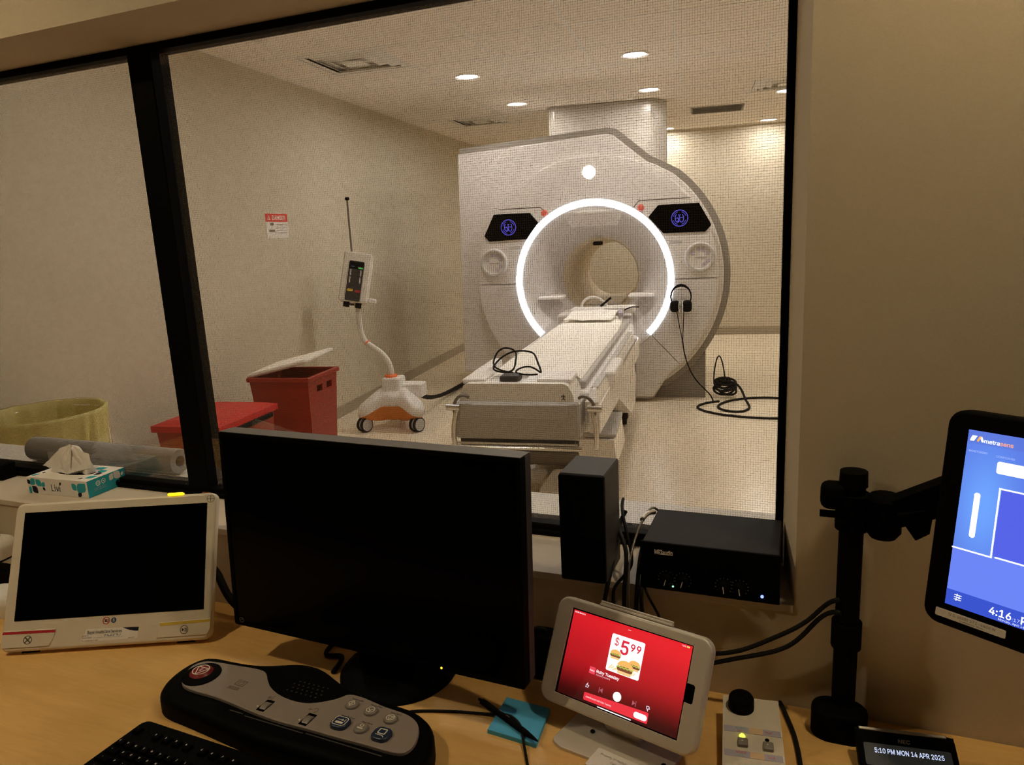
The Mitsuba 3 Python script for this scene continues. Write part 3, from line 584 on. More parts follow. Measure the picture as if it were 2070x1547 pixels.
# contrast injector stand
J = thing('contrast_injector', 'white contrast injector on a wheeled stand with orange underside by the left wall', 'contrast injector')
def starbase(r0, r1, w, n=3):
    """Three lobed base outline."""
    q = Point(0, 0).buffer(r0, quad_segs=12)
    for a in (215, 335, 95): 
        t = math.radians(a); q = q.union(LineString([(0, 0), (r1*math.cos(t), r1*math.sin(t))]).buffer(w, quad_segs=8))
    return q.buffer(.07).buffer(-.07)
jc = np.array([-2.53, 5.66]); JX = ROOM @ shift(jc[0], jc[1], 0)
out = np.array(starbase(.15, .25, .075).exterior.coords)[:-1]
def loft(rings):
    n = len(rings[0][0]); V = np.vstack([np.c_[p, np.full(n, z) if np.isscalar(z) else z] for p, z in rings]); Fs = []
    for k2 in range(len(rings)-1):
        i = np.arange(n); j = (i+1) % n; Fs += [np.stack([k2*n+i, k2*n+j, (k2+1)*n+j], 1), np.stack([k2*n+i, (k2+1)*n+j, (k2+1)*n+i], 1)]
    c0, c1 = len(V), len(V)+1; V = np.vstack([V, V[:n].mean(0), V[-n:].mean(0)]); i = np.arange(n); j = (i+1) % n
    Fs += [np.stack([j, i, i*0+c0], 1), np.stack([(len(rings)-1)*n+i, (len(rings)-1)*n+j, i*0+c1], 1)]
    m = trimesh.Trimesh(V, np.vstack(Fs), process=False)
    return m
if not Polygon(out).exterior.is_ccw: out = out[::-1]
rad = np.linalg.norm(out, axis=1); droop = .10*np.clip((rad-.14)/.2, 0, 1)
put(J, 'base_cover', loft([(out, .22-droop), (out*.99, .285-droop), (out*.93, .31-droop*.95), (out*.70, .335-droop*.6), (out*.40, .35)]), TABLEW, xf=JX, smooth=40)
put(J, 'base_underside', loft([(out*.62, .085), (out*.80, .10), (out*.93, .17-droop*.6), (out*.99, .221-droop)]), ORANGE, xf=JX, smooth=40, label='orange underside of the base')
put(J, 'turret', bevelled(rrect(.165, .17, .03, 5), .30, .445, .02), TABLEW, xf=JX, smooth=30)
put(J, 'side_box', bevelled(rrect(.20, .16, .02, 4, .14, .08), .26, .375, .015), TABLEW, xf=JX, smooth=30)
put(J, 'collar', moved(lathe([(.052, .438), (.056, .452), (.05, .462), (.0, .462)], 24), shift(-.015, -.01)), ORANGEB, xf=JX, smooth=30)
pole = [(-.015, -.01, .455), (-.022, -.01, .55), (-.07, -.01, .63), (-.16, -.01, .70), (-.225, -.01, .75), (-.255, -.01, .82), (-.265, -.01, .95), (-.275, -.01, 1.12)]
put(J, 'pole', tube(pole, np.interp(np.linspace(0, 1, 48), [0, 1], [.026, .024]), 12), WHITEP, xf=JX, smooth=True)
put(J, 'pole_ring', tube([(-.205, -.01, .735), (-.213, -.01, .742)], .027, 14, smooth=False), ORANGEB, xf=JX)
for a in (215, 335, 95):
    t = math.radians(a); x, y = .265*math.cos(t), .265*math.sin(t)
    w = put(J, 'caster', [tube([(x-.03, y-.012, .0625), (x-.012, y-.02, .0625)], .0625, 28, smooth=False), tube([(x+.012, y-.03, .0625), (x+.03, y-.038, .0625)], .0625, 28, smooth=False)], RUBBER, xf=JX, smooth=40)
    put(w, 'hub', tube([(x-.036, y-.0095, .0625), (x+.034, y-.040, .0625)], .052, 28, smooth=False), GREYP, xf=JX, smooth=40)
    put(w, 'fork', cbx(x-.018, x+.018, y-.025+.0, y+.03, .09, .20, .006), CHARC, xf=JX)
# tilted power head with keypad
hf = facing((0, 0, 0), 20, 14); hf[:3, :3] = hf[:3, :3] @ trimesh.transformations.rotation_matrix(math.radians(-11), (0, 0, 1))[:3, :3]; hf[:3, 3] = (-.245, -.05, 1.30)
HX = JX @ hf
put(J, 'head', bevelled(rrect(.235, .42, .02, 4), -.13, 0, .014, bottom=True), WHITEP, xf=HX, smooth=30)
pad = put(J, 'keypad', bevelled(rrect(.125, .335, .012, 4), -.002, .006, .002), CHARC, xf=HX @ shift(.0, -.035, 0), smooth=30, label='dark grey keypad')
put(pad, 'display_window', flat(rrect(.118, .06, .006, 3), .006, .0068), BLACKG, xf=HX @ shift(0, .095, 0))
for sx, nm in ((-.042, PAPER), (.042, PAPER)):
    for q in range(2): put(pad, 'level_bar', cbx(sx-.006, sx+.006, -.058+q*.062-.026, -.058+q*.062+.026, .006, .0075, .0005), GREYP, xf=HX @ shift(0, .03, 0))
for x, y, m_ in ((-.03, .085, INKN), (.032, .08, KEYG)): put(pad, 'indicator', flat(rrect(.034, .010, .003, 3), .007, .0078), m_, xf=HX @ shift(x, y, 0))
put(pad, 'green_indicator', flat(rrect(.036, .012, .003, 3), .0078, .0084), DARK, emit=glow((.03, .35, .05)), xf=HX @ shift(.036, .075, 0))
put(pad, 'yellow_key', flat([(-.026, 0), (-.014, .012), (.026, .010), (.026, -.010), (-.014, -.012)], .006, .0085), INKY, xf=HX @ shift(-.03, -.115, 0))
put(pad, 'red_key', flat([(-.026, -.006), (-.02, .011), (.024, .011), (.026, -.008), (.0, -.012)], .006, .0085), INKR, xf=HX @ shift(.034, -.12, 0))
for sx in (-.05, .05):
    put(J, 'syringe_socket', cyl((sx, -.205, -.045), (sx, -.25, -.045), .026, 18), BLACK, xf=HX, smooth=30)
put(J, 'side_knob', cbx(.125, .195, -.20, -.155, -.09, -.04, .01), TABLEW, xf=HX)
put(J, 'head_bracket', cbx(-.05, .05, -.22, -.08, -.17, -.10, .01), CHARC, xf=HX)
put(J, 'iv_rod', moved(tube([(-.292, .02, 1.42), (-.289, .02, 1.93)], .008, 8, smooth=False), JX), STEEL, smooth=True)
put(J, 'rod_tip', moved(cbx(-.305, -.273, .005, .035, 1.925, 1.95, .006), JX), BLACK)
# red waste bins and linen hamper by the left wall
def taper_bin(x0, x1, y0, y1, h, t=.06, th=.012):
    o = m3.Manifold.hull_points(np.array([(x, y, z) for z, s in ((0, t), (h, 0)) for x in (x0+s, x1-s) for y in (y0+s, y1-s)]))
    i = m3.Manifold.hull_points(np.array([(x, y, z) for z, s in ((th, t+th), (h+.01, th)) for x in (x0+s, x1-s) for y in (y0+s, y1-s)]))
    return o-i
k = thing('waste_bin', 'tall dark red waste bin with its white lid pushed ajar', 'waste bin')
x0, x1, y0, y1, h = -2.86, -2.43, 4.11, 4.50, .745
bm2 = taper_bin(x0, x1, y0, y1, h, .045)
for yy in (4.22, 4.35): bm2 -= m3.Manifold.cube((.1, .075, .045)).translate((x1-.05, yy-.0, h-.115))
put(k, 'body', bm2, RED, xf=ROOM)
put(k, 'rim', [cbx(x0-.014, x1+.014, y0-.014, y0+.012, h-.025, h+.004, .004), cbx(x0-.014, x1+.014, y1-.012, y1+.014, h-.025, h+.004, .004), cbx(x0-.014, x0+.012, y0, y1, h-.025, h+.004, .004), cbx(x1-.012, x1+.014, y0, y1, h-.025, h+.004, .004)], RED, xf=ROOM)
ld = moved(cbx(-.235, .225, -.19, .20, 0, .028, .010), rot(3, (1, 0, 0)), rot(-13, (0, 1, 0)), shift(-2.655, 4.31, .800))
put(k, 'lid', ld, PAPER, xf=ROOM, label='white lid set askew')
k = thing('waste_bin', 'low red step bin with closed bright red lid, left of the tall bin', 'waste bin')
x0, x1, y0, y1, h = -2.92, -2.52, 3.30, 3.83, .61
put(k, 'body', taper_bin(x0, x1, y0, y1, h, .03), RED, xf=ROOM)
put(k, 'lid', trimesh.convex.convex_hull([(x, y, z) for x, y, z in [(x0-.02, y0-.02, h), (x1+.02, y0-.02, h), (x1+.02, y1+.02, h), (x0-.02, y1+.02, h), (x0-.02, y0-.02, h+.035), (x1+.02, y0-.02, h+.035), (x1+.02, y1+.02, h+.035), (x0-.02, y1+.02, h+.035), (x0+.04, y0+.04, h+.055), (x1-.04, y0+.04, h+.055), (x1-.04, y1-.04, h+.055), (x0+.04, y1-.04, h+.055)]]), REDLID, xf=ROOM)
put(k, 'hinge', cbx(x1-.02, x1+.03, y0+.1, y1-.05, h-.03, h+.0, .005), BLACK, xf=ROOM)
put(k, 'pedal', cbx(x0+.13, x0+.27, y0-.06, y0+.02, .02, .04, .005), BLACK, xf=ROOM)
k = thing('linen_hamper', 'round linen hamper with a yellow bag folded over its rim, at left', 'hamper')
hc = (-2.93, 2.62)
def bag():
    prof = [(.225, .10), (.235, .3), (.242, .55), (.250, .74), (.262, .865), (.268, .885), (.262, .90), (.250, .895), (.240, .86), (.232, .72), (.225, .58), (0, .56)]
    m = lathe(prof, 120); v = np.array(m.vertices); a = np.arctan2(v[:, 1], v[:, 0]); r = np.linalg.norm(v[:, :2], axis=1)
    w = meshkit.noise(np.stack([np.cos(a)*6, np.sin(a)*6, v[:, 2]*1.5], -1), 3)-.5+1.0*(meshkit.noise(np.stack([np.cos(a)*15, np.sin(a)*15, v[:, 2]*1.2], -1), 5)-.5)
    w = w*(1-.75*np.exp(-((v[:, 2]-.88)/.04)**2)); s = 1+.13*w*np.clip(r/.1, 0, 1); v[:, 0] *= s; v[:, 1] *= s; v[:, 2] += .008*w*(v[:, 2] > .6)
    m.vertices = v; return m
put(k, 'bag', moved(bag(), shift(*hc, 0)), YELLOWBAG, xf=ROOM, smooth=True, label='translucent yellow plastic bag')
put(k, 'hoop', moved(tube([(.2515*math.cos(t), .2515*math.sin(t), .868) for t in np.linspace(0, 2*math.pi, 40)], .006, 8, smooth=False), shift(*hc, 0)), CHROME, xf=ROOM, smooth=True)
for a in (45, 135, 225, 315):
    t = math.radians(a); c, s_ = math.cos(t), math.sin(t)
    put(k, 'leg', moved(tube([(.2515*c, .2515*s_, .865), (.262*c, .262*s_, .06)], .009, 8, smooth=False), shift(*hc, 0)), CHROME, xf=ROOM)
    put(k, 'caster', moved(cyl((.262*c-.012, .262*s_, .028), (.262*c+.012, .262*s_, .028), .028, 16), shift(*hc, 0)), RUBBER, xf=ROOM)
put(k, 'base_ring', moved(tube([(.262*math.cos(t), .262*math.sin(t), .09) for t in np.linspace(0, 2*math.pi, 40)], .008, 8, smooth=False), shift(*hc, 0)), CHROME, xf=ROOM, smooth=True)
# warning sign on the left wall (flat print)
k = thing('danger_sign', 'small red and white danger sign on the left wall', 'sign')
SX = ROOM @ frame((-3.2195, 5.235, 1.74), (0, 1, 0), (0, 0, 1), (1, 0, 0))
put(k, 'plate', bevelled(rrect(.315, .19, .008, 3), 0, .003, .001), PAPER, xf=SX)
put(k, 'header', flat(rrect(.31, .062, .006, 3), .003, .0038), SIGNR, xf=SX @ shift(0, .061, 0))
put(k, 'header_text', text('DANGER', .034, .0006, bold=True), INKW, xf=SX @ shift(.03, .061, .0038))
put(k, 'header_text', [tri_mark(.02, .005, 0, .0006, down=False)], INKW, xf=SX @ shift(-.112, .056, .0038))
put(k, 'symbol', [flat(rrect(.05, .022, .006, 3), .003, .0036), flat(rrect(.085, .018, .004, 3, -.006, -.05), .003, .0036)], INKG, xf=SX @ shift(-.075, .012, 0))
put(k, 'print', [text('STRONG MAGNETIC FIELD', .011, .0006, width=.15)], INKG, xf=SX @ shift(.065, .008, .003))
put(k, 'print', [moved(text(t, .008, .0006, width=w), shift(.06, y, 0)) for t, w, y in (('MAGNET IS ALWAYS ON', .15, -.016), ('NO METALLIC OBJECTS', .15, -.036), ('AUTHORIZED PERSONNEL ONLY', .14, -.056))], INKG, xf=SX @ shift(0, 0, .003))
# foam roll lying on the inner sill
k = thing('foam_roll', 'grey hollow foam roll lying on the inner sill behind the glass', 'foam roll')
fr = lathe([(.017, 0), (.036, 0), (.038, .003), (.038, .62), (.017, .62), (.017, 0)], 32)
v = np.array(fr.vertices); v[:, :2] *= (1+.04*(meshkit.noise(v*9)-.5))[:, None]; fr.vertices = v
put(k, None, moved(fr, rot(-90, (0, 1, 0)), shift(-1.70, 1.545, .985)), FOAM, smooth=40)
# ---------------------------------------------------------------- control room: displays on the desk
# contrast injector display, cream bezel (panel coordinates: u right, v up, n out)
D = thing('injector_display', 'cream bezelled contrast injector touch display with a dark screen, leaning back at left', 'display')
DX = facing((-1.4375, 1.074, .896), 23.856, 26.995)
W, H = .458, .325
shape = np.array(Polygon(rrect(W, H, .016, 6)).exterior.coords)[:-1]
put(D, 'bezel', bevelled(shape, -.024, 0, .006, bottom=True), CREAM, xf=DX, smooth=30)
put(D, 'screen', flat([(-.206, .1398), (.2075, .1385), (.211, -.0966), (-.203, -.0972)][::-1], -.0002, .0008), BLACKG, xf=DX)
put(D, 'screen_edge', stroke([(-.206, .1398), (.2075, .1385), (.211, -.0966), (-.203, -.0972)], .0016, 0, .001, True), BLACK, xf=DX)
put(D, 'status_bar', rbx(.1158, .1522, .1598, .1672, -.010, .004, .003, 8), DARK, emit=glow((1.5, 1.0, .02)), xf=DX, label='glowing yellow status bar')
put(D, 'maker_mark', [ring_mark(.0085, .0009, 0, .0005), stroke([(0, .0075), (0, -.0075)], .0013, 0, .0005), stroke([(-.0075, 0), (.0075, 0)], .0013, 0, .0005)], INKG, xf=DX @ shift(.2157, .1486))
for s_, pts in ((-1, [(-.2284, -.118), (-.110, -.1185), (-.1145, -.140), (-.122, -.1545), (-.226, -.1545)]), (1, [(.1165, -.120), (.2285, -.118), (.2285, -.140), (.222, -.152), (.112, -.1525)])):
    b = put(D, 'touch_key', bevelled(np.array(Polygon(pts).exterior.coords)[:-1], 0, .0022, .0012), CREAM, xf=DX, smooth=30)
    if s_ < 0:
        put(b, 'stripe', flat([(-.224, -.1195), (-.1105, -.1205), (-.1112, -.1262), (-.2255, -.1252)][::-1], .0022, .0028), INKR, xf=DX, label='dark red stripe')
        put(b, 'abort_mark', [ring_mark(.0085, .0013, 0, .0005), stroke([(-.005, -.005), (.005, .005)], .0022, 0, .0005), stroke([(-.005, .005), (.005, -.005)], .0022, 0, .0005)], INKK, xf=DX @ shift(-.169, -.139, .0022))
    else:
        put(b, 'stripe', flat([(.1185, -.1215), (.2285, -.119), (.2285, -.1245), (.1185, -.1275)][::-1], .0022, .0028), INKY, xf=DX, label='yellow stripe')
        put(b, 'play_mark', [ring_mark(.0085, .0011, 0, .0005), flat([(-.005, .004), (-.005, -.004), (0, 0)], 0, .0005), stroke([(.0022, -.004), (.0022, .004)], .0013, 0, .0005), stroke([(.005, -.004), (.005, .004)], .0013, 0, .0005)], INKK, xf=DX @ shift(.1718, -.1383, .0022))
lb = put(D, 'service_label', flat([(-.0436, -.1238), (.0712, -.1258), (.0686, -.1495), (-.0551, -.1511)][::-1], 0, .0005), PAPER, xf=DX, label='white service label')
put(lb, 'print', [moved(text('Bayer HealthCare Services', .0062, .0003, bold=True, width=.075), shift(-.003, -.1318))], INKK, xf=DX @ shift(0, 0, .0005))
put(lb, 'print', [moved(text(t, .0032, .0003, width=w), shift(x, y)) for t, x, y, w in (('System ID', -.045, -.1385, .014), ('Equipment ID', -.041, -.1425, .02), ('For service call 1-800', -.034, -.1485, .036), ('Rev 2', .056, -.1475, .012))]+[stroke([(-.028, -.1432), (.038, -.1442)], .0004, 0, .0003)], INKG, xf=DX @ shift(0, 0, .0005))
put(lb, 'handwriting', [moved(stroke([(.004*math.sin(t*2.9)*.6+.0030*t-.005, .0025*math.sin(t*3.7+1)) for t in np.linspace(0, 12, 60)], .0006, 0, .0003), shift(.0, -.1395))], INKN, xf=DX @ shift(0, 0, .0005))
put(lb, 'corner_print', flat([(.036, -.1252), (.0712, -.1258), (.0702, -.1345), (.062, -.1335), (.050, -.131)][::-1], .0005, .0009), NAVYP, xf=DX)
put(D, 'no_food_mark', [ring_mark(.0072, .0015, 0, .0005), stroke([(-.005, .005), (.005, -.005)], .0014, 0, .0005)], INKR, xf=DX @ shift(-.0017, -.1087))
put(D, 'no_food_symbol', [flat(rrect(.005, .006, .001, 2, -.001, 0), 0, .0004), ring_mark(.0022, .001, 0, .0004, .0028, 0)], INKK, xf=DX @ shift(-.0017, -.1087))
put(D, 'manual_mark', [flat(ngon(.0058, 20), 0, .0005)], INKN, xf=DX @ shift(.0146, -.1086)); put(D, 'manual_symbol', [flat(ngon(.0014, 10, 0, .0018), 0, .0003), stroke([(-.001, -.0015), (.002, -.0015)], .0016, 0, .0003)], INKW, xf=DX @ shift(.0146, -.1086, .0005))
def on_desk(pts, z0, z1): return trimesh.convex.convex_hull([(x, y, z) for x, y in pts for z in (z0, z1)])
c = DX @ np.array([0, -.05, -.034, 1]); b0 = np.array([c[0]-.03, c[1]+.05])
put(D, 'stand', trimesh.convex.convex_hull([tuple((DX @ np.array([x, y, -.024, 1]))[:3]) for x in (-.07, .07) for y in (-.10, .03)]+[(-1.42+dx*.9146+.0, 1.10+dx*.4044+.0, DESK+z) for dx in (-.08, .08) for z in (.0003, .01)]), CREAM)
for dx in (-.17, .17): put(D, 'foot', trimesh.convex.convex_hull([tuple((DX @ np.array([dx+a, y, z, 1]))[:3]) for a in (-.02, .02) for y, z in ((-.156, -.018), (-.14, -.022))]+[tuple((DX @ np.array([dx+a, -.158, -.012, 1]))[:2])+(DESK+.0003,) for a in (-.02, .02)]), BLACK)
# large black monitor on a round base
B = thing('monitor', 'large black flat monitor, switched off, on a round base at the desk centre', 'monitor')
BX = facing((-.755, 1.063, 1.032), -2.45, 3.3)
bw, bh = .66, .41
put(B, 'bezel', flat(Polygon(rrect(bw, bh, .004, 2), [rrect(bw-.016, bh-.018, .002, 2)]), -.022, 0), BLACKM, xf=BX)
put(B, 'screen', flat(rrect(bw-.015, bh-.017, .002, 2), -.012, -.002), BLACKG, xf=BX)
put(B, 'shell', trimesh.convex.convex_hull(np.vstack([np.c_[rrect(bw, bh, .004, 2), np.full(12, z)] for z in (-.022, -.045)]+[np.c_[rrect(bw*.72, bh*.72, .01, 2), np.full(12, -.072)]])), CHARC, xf=BX)
put(B, 'top_strip', [cbx(-bw/2, bw/2, bh/2-.0002, bh/2+.0012, -.044, -.001, .0004)], MONSH, xf=BX)
put(B, 'power_light', moved(cyl((0, 0, 0), (0, 0, .001), .0022, 10), shift(.165, -.199)), DARK, emit=glow((2.2, 1.1, .05)), xf=BX, label='tiny amber power light')
put(B, 'maker_mark', [ring_mark(.005, .001, 0, .0004), stroke([(-.002, 0), (.002, .002)], .001, 0, .0004)], INKG, xf=BX @ shift(-.310, -.193))
put(B, 'base', moved(lathe([(0, .022), (.09, .018), (.112, .010), (.118, .003), (.118, 0), (0, 0)], 48), shift(-.742, 1.139, DESK+.0003)), BLACK, smooth=30)
put(B, 'neck', [trimesh.convex.convex_hull([(x, y, z) for x in (-.82, -.71) for y, z in ((1.115, DESK+.015), (1.17, DESK+.015), (1.135, .98), (1.16, .98))])], BLACK)
put(B, 'mount', cbx(-.83, -.70, 1.115, 1.15, .93, 1.10, .006), BLACK)
# tablet in a silver enclosure on a stand
E_ = thing('tablet', 'tablet with a red music screen in a silver tilted enclosure on a plate stand', 'tablet')
EX = facing((-.2678, 1.0877, .8645), -15.33, 27.19)
ew, eh = .293, .183
body = Polygon(rrect(ew, eh, .022, 8))
scr = Polygon([(-.1150, .0755), (.1155, .0745), (.1155, -.0730), (-.1170, -.0725)]); cut = Polygon(rrect(.017, .030, .004, 4, .121, .0015))
fr = to_m3(bevelled(np.array(body.exterior.coords)[:-1], -.018, .004, .005, bottom=True)) - to_m3(flat(scr.union(cut), .0, .02))
put(E_, 'enclosure', fr, ALU, xf=EX, smooth=30, label='silver enclosure')
put(E_, 'glass', flat(scr.union(cut), -.0005, .0006), BLACKG, xf=EX)
def red_fn(p, n, uv):
    t = uv.y; e = mikit.smoothstep(.02, .55, t)
    g = dr.clip(.60*e+.40*mikit.smoothstep(.35, 1.0, t)*uv.x*.6+.25*mikit.smoothstep(.5, 1, t), 0, 1)
    return mikit.mix((.035, .0, .001), (.80, .012, .022), g)
sw0, sw1, sh0, sh1 = -.1125, .1130, -.0708, .0728
quad = trimesh.Trimesh([(sw0, sh0, 0), (sw1, sh0, 0), (sw1, sh1, 0), (sw0, sh1, 0)], [(0, 1, 2), (0, 2, 3)], process=False)
sc_ = put(E_, 'screen', moved(quad, EX @ shift(0, 0, .0009)), DARK, emit=glow(mikit.proc(red_fn), .15), uv=np.array([(0, 0), (1, 0), (1, 1), (0, 1)]), label='lit red screen')
def lit(part, m, col, z=.0012, parent=None): return put(parent or sc_, part, m if isinstance(m, trimesh.Trimesh) else trimesh.util.concatenate(m), DARK, emit=glow(col), xf=EX @ shift(0, 0, z))
WHT, RD, DIM = (1.15, 1.1, 1.1), (.75, .02, .05), (.42, .10, .14)
lit('cover_card', flat(rrect(.0625, .0615, .003, 4, .0015, .0233), 0, .0002), WHT)
lit('price', [moved(text('5', .0215, .0002, bold=True), shift(-.002, .0365))], RD, .0015)
lit('price', moved(text('$', .0125, .0002, width=.0075), shift(-.0185, .0425)), RD, .0015); lit('price', moved(text('9', .0115, .0002, bold=True), shift(.0125, .0405)), RD, .0015); lit('price', moved(text('9', .0115, .0002, bold=True), shift(.0235, .0405)), RD, .0015)
for x, y, q in ((-.0165, .0235, .95), (.021, .0155, 1.0), (.005, .008, 1.4)):
    lit('burger_patty', flat(ngon(.0105*q, 18, x, y-.0045*q, .0042*q), 0, .0002), (.22, .07, .03), .0015)
    lit('burger_lettuce', stroke([(x+.0105*q*t, y-.0025*q+.0008*math.sin(t*14)) for t in np.linspace(-1, 1, 16)], .0018*q, 0, .0002), (.45, .50, .08), .0017)
    lit('burger_bun', [flat(Polygon([(x+.0105*q*math.cos(t), y+.0070*q*math.sin(t)-.001*q) for t in np.linspace(0, math.pi, 14)]), 0, .0002), ], (.95, .50, .13), .0018)
    lit('burger_bun_base', flat(rrect(.018*q, .0034*q, .0015*q, 2, x, y-.0085*q), 0, .0002), (.95, .62, .25), .0018)
lit('fries', [stroke([(-.024+.0038*i, -.003+.0012*math.sin(i*2.2)), (-.019+.0036*i, .0018+.002*math.cos(i*1.7))], .0016, 0, .0002) for i in range(13)], (1.0, .72, .22), .0014)
lit('station_icon', flat(rrect(.0115, .0115, .001, 2, -.0535, -.0165), 0, .0002), (.85, .06, .10)); lit('station_icon_text', moved(text('Ruby', .0028, .0002), shift(-.0535, -.0165)), WHT, .0015)
lit('track_title', moved(text('Ruby Tuesday', .0048, .0002, bold=True, center=False), shift(-.0455, -.0175)), WHT)
lit('track_subtitle', moved(text('Advertisement', .0030, .0002, center=False), shift(-.0455, -.0222)), (.75, .45, .50))
lit('play_button', flat(ngon(.0078, 28, .001, -.0430), 0, .0002), WHT)
lit('skip_button', [flat([(-.0270, -.0465), (-.0270, -.0385), (-.0325, -.0425)], 0, .0002), stroke([(-.0335, -.0465), (-.0335, -.0385)], .0012, 0, .0002)], DIM)
lit('skip_button', [flat([(.0295, -.0470), (.0295, -.0390), (.0350, -.0430)], 0, .0002), stroke([(.0360, -.0470), (.0360, -.0390)], .0012, 0, .0002)], DIM)
for sx, sg in ((-.0572, 1), (.0578, -1)): lit('thumb_icon', [moved(stroke([(-.0024, -.0030*sg), (.0018, -.0030*sg), (.0030, .0002*sg), (.0006, .0004*sg), (.0002, .0036*sg), (-.0020, .0), (-.0024, -.0030*sg)], .0011, 0, .0002), shift(sx, -.0428))], (.80, .75, .85))
lit('banner', flat(Polygon([(-.0603, -.0545), (.0607, -.0490), (.0613, -.0665), (-.0598, -.0670)]).buffer(-.002).buffer(.002), 0, .0002), (.85, .03, .05))
lit('banner_text', moved(text('Advertisement with Ruby Tuesday', .0030, .0002, width=.050), shift(-.031, -.0605)), (.95, .70, .72), .0015)
lit('banner_button', flat(rrect(.024, .0095, .0046, 6, .0475, -.0590), 0, .0002), WHT, .0015)
lit('home_bar', flat(rrect(.064, .0017, .0008, 3, .001, -.0698), 0, .0002), WHT, .0015)
lit('status_text', moved(text('5:10 PM  Mon Apr 14', .0026, .0002, width=.022), shift(-.0995, .0695)), WHT); lit('status_text', moved(text('72%', .0024, .0002), shift(.0985, .0695)), WHT)
lit('battery', flat(rrect(.0055, .0026, .001, 2, .106, .0695), 0, .0002), (.8, .75, .2)); lit('grabber', flat(rrect(.006, .0009, .0004, 2, .0, .0668), 0, .0002), (.9, .6, .65))
put(E_, 'top_bar', [cbx(-.068, .070, .0925, .0965, -.014, -.004, .001), cbx(-.068, .070, .0965, .1005, -.012, -.006, .001)], ALU, xf=EX)
def tabp(x, y, z): return tuple((EX @ np.array([x, y, z, 1]))[:3])
put(E_, 'neck', trimesh.convex.convex_hull([tabp(x, y, -.018) for x in (-.045, .045) for y in (-.07, .02)]+[(-.245+a*.9644+.03*.0, 1.165-a*.2644, DESK+.004+z) for a in (-.055, .055) for z in (0, .006)]+[(-.265+a*.9644, 1.075-a*.2644, DESK+.004+z) for a in (-.03, .03) for z in (0, .004)]), ALU)
pl = np.array([(-.3795, 1.033), (-.377, 1.048), (-.350, 1.117), (-.335, 1.185), (-.160, 1.135), (-.165, 1.060), (-.185, .985), (-.36, 1.020)])
plate = Polygon(pl).convex_hull.buffer(-.012).buffer(.012, quad_segs=5)
put(E_, 'base_plate', bevelled(np.array(plate.exterior.coords)[:-1], DESK, DESK+.006, .002), ALU, smooth=30)
for x, y in ((-.318, 1.072), (-.188, 1.028)): put(E_, 'screw', moved(cyl((x, y, DESK+.005), (x, y, DESK+.008), .004, 14)), BLACK)
tg = at(1205, 1516, z=DESK+.007); ta = np.array([.9644, -.2644]); 
lbm = frame((tg[0]+.045, tg[1]-.028, DESK+.006), (.9644, -.2644, 0), (.2644, .9644, 0), (0, 0, 1))
tl = put(E_, 'asset_label', flat(rrect(.10, .046, .003, 3), 0, .0006), PAPER, xf=lbm, label='white asset label')
put(tl, 'print', [moved(text('Property of Radiology', .0042, .0002, width=.055), shift(-.012, .012)), moved(text('Call for service', .0042, .0002, width=.04), shift(.004, .002))], INKG, xf=lbm @ shift(0, 0, .0006))
# ---------------------------------------------------------------- operator console and keyboard
K2 = thing('operator_console', 'grey topped scanner console panel with a red stop button, in front of the monitor', 'control panel')
KX = frame((-.84, .94, 0), (.99886, -.0477, 0), (.0477, .99886, 0), (0, 0, 1))
def smooth_outline(pts, n=120):
    p = np.array(pts+[pts[0]], float); d = np.r_[0, np.cumsum(np.linalg.norm(np.diff(p, axis=0), axis=1))]
    q = CubicSpline(d, p, bc_type='periodic')(np.linspace(0, d[-1], n+1)[:-1])
    return q if Polygon(q).exterior.is_ccw else q[::-1]
bodyo = smooth_outline([(-.290, -.040), (-.298, -.01), (-.296, .03), (-.278, .058), (-.24, .067), (-.17, .074), (-.125, .088), (-.08, .108), (-.03, .110), (.02, .093), (.09, .070), (.17, .066), (.23, .058), (.268, .035), (.292, -.002), (.300, -.05), (.285, -.085), (.20, -.098), (0, -.10), (-.2, -.085), (-.27, -.068)], 140)
put(K2, 'body', bevelled(bodyo, DESK, DESK+.040, .016, 4), BLACK, xf=KX, smooth=40)
pan = smooth_outline([(-.2423, -.0380), (-.2628, -.012), (-.2711, .017), (-.2616, .0331), (-.2441, .0395), (-.19, .046), (-.1383, .0512), (-.116, .0489), (-.0961, .034), (-.0695, .0142), (-.043, .0033), (-.0051, -.0028), (.031, .0016), (.0573, .0174), (.0758, .0365), (.0834, .047), (.0965, .0503), (.1694, .0413), (.2227, .0353), (.2425, .026), (.2586, .0078), (.2665, -.0114), (.2696, -.0317), (.2628, -.0478), (.247, -.0526), (.1947, -.0539), (.1358, -.0557), (.0738, -.0565), (.0101, -.0584), (-.0434, -.0557), (-.1154, -.0483), (-.1671, -.0458), (-.2085, -.0460)], 180)
put(K2, 'top_panel', bevelled(pan, DESK+.038, DESK+.046, .002), PANELG, xf=KX, smooth=40, label='grey top panel')
PZ = DESK+.046
put(K2, 'speaker_well', [flat(ngon(.0018, 8, -.04+.011*i+.0055*(j % 2), .024+.010*j), DESK+.0402, DESK+.0408) for i in range(7) for j in range(4)], CHARC, xf=KX, kind='stuff')
e = put(K2, 'stop_button', moved(lathe([(0, .006), (.026, .006), (.036, .002), (.0365, 0)], 40), shift(-.228, -.003, PZ)), BLACK, xf=KX, smooth=30, label='black ringed emergency stop button')
put(e, 'cap', moved(lathe([(0, .011), (.018, .010), (.022, .006)], 36), shift(-.228, -.003, PZ)), KEYR, xf=KX, smooth=30, label='dark red cap')
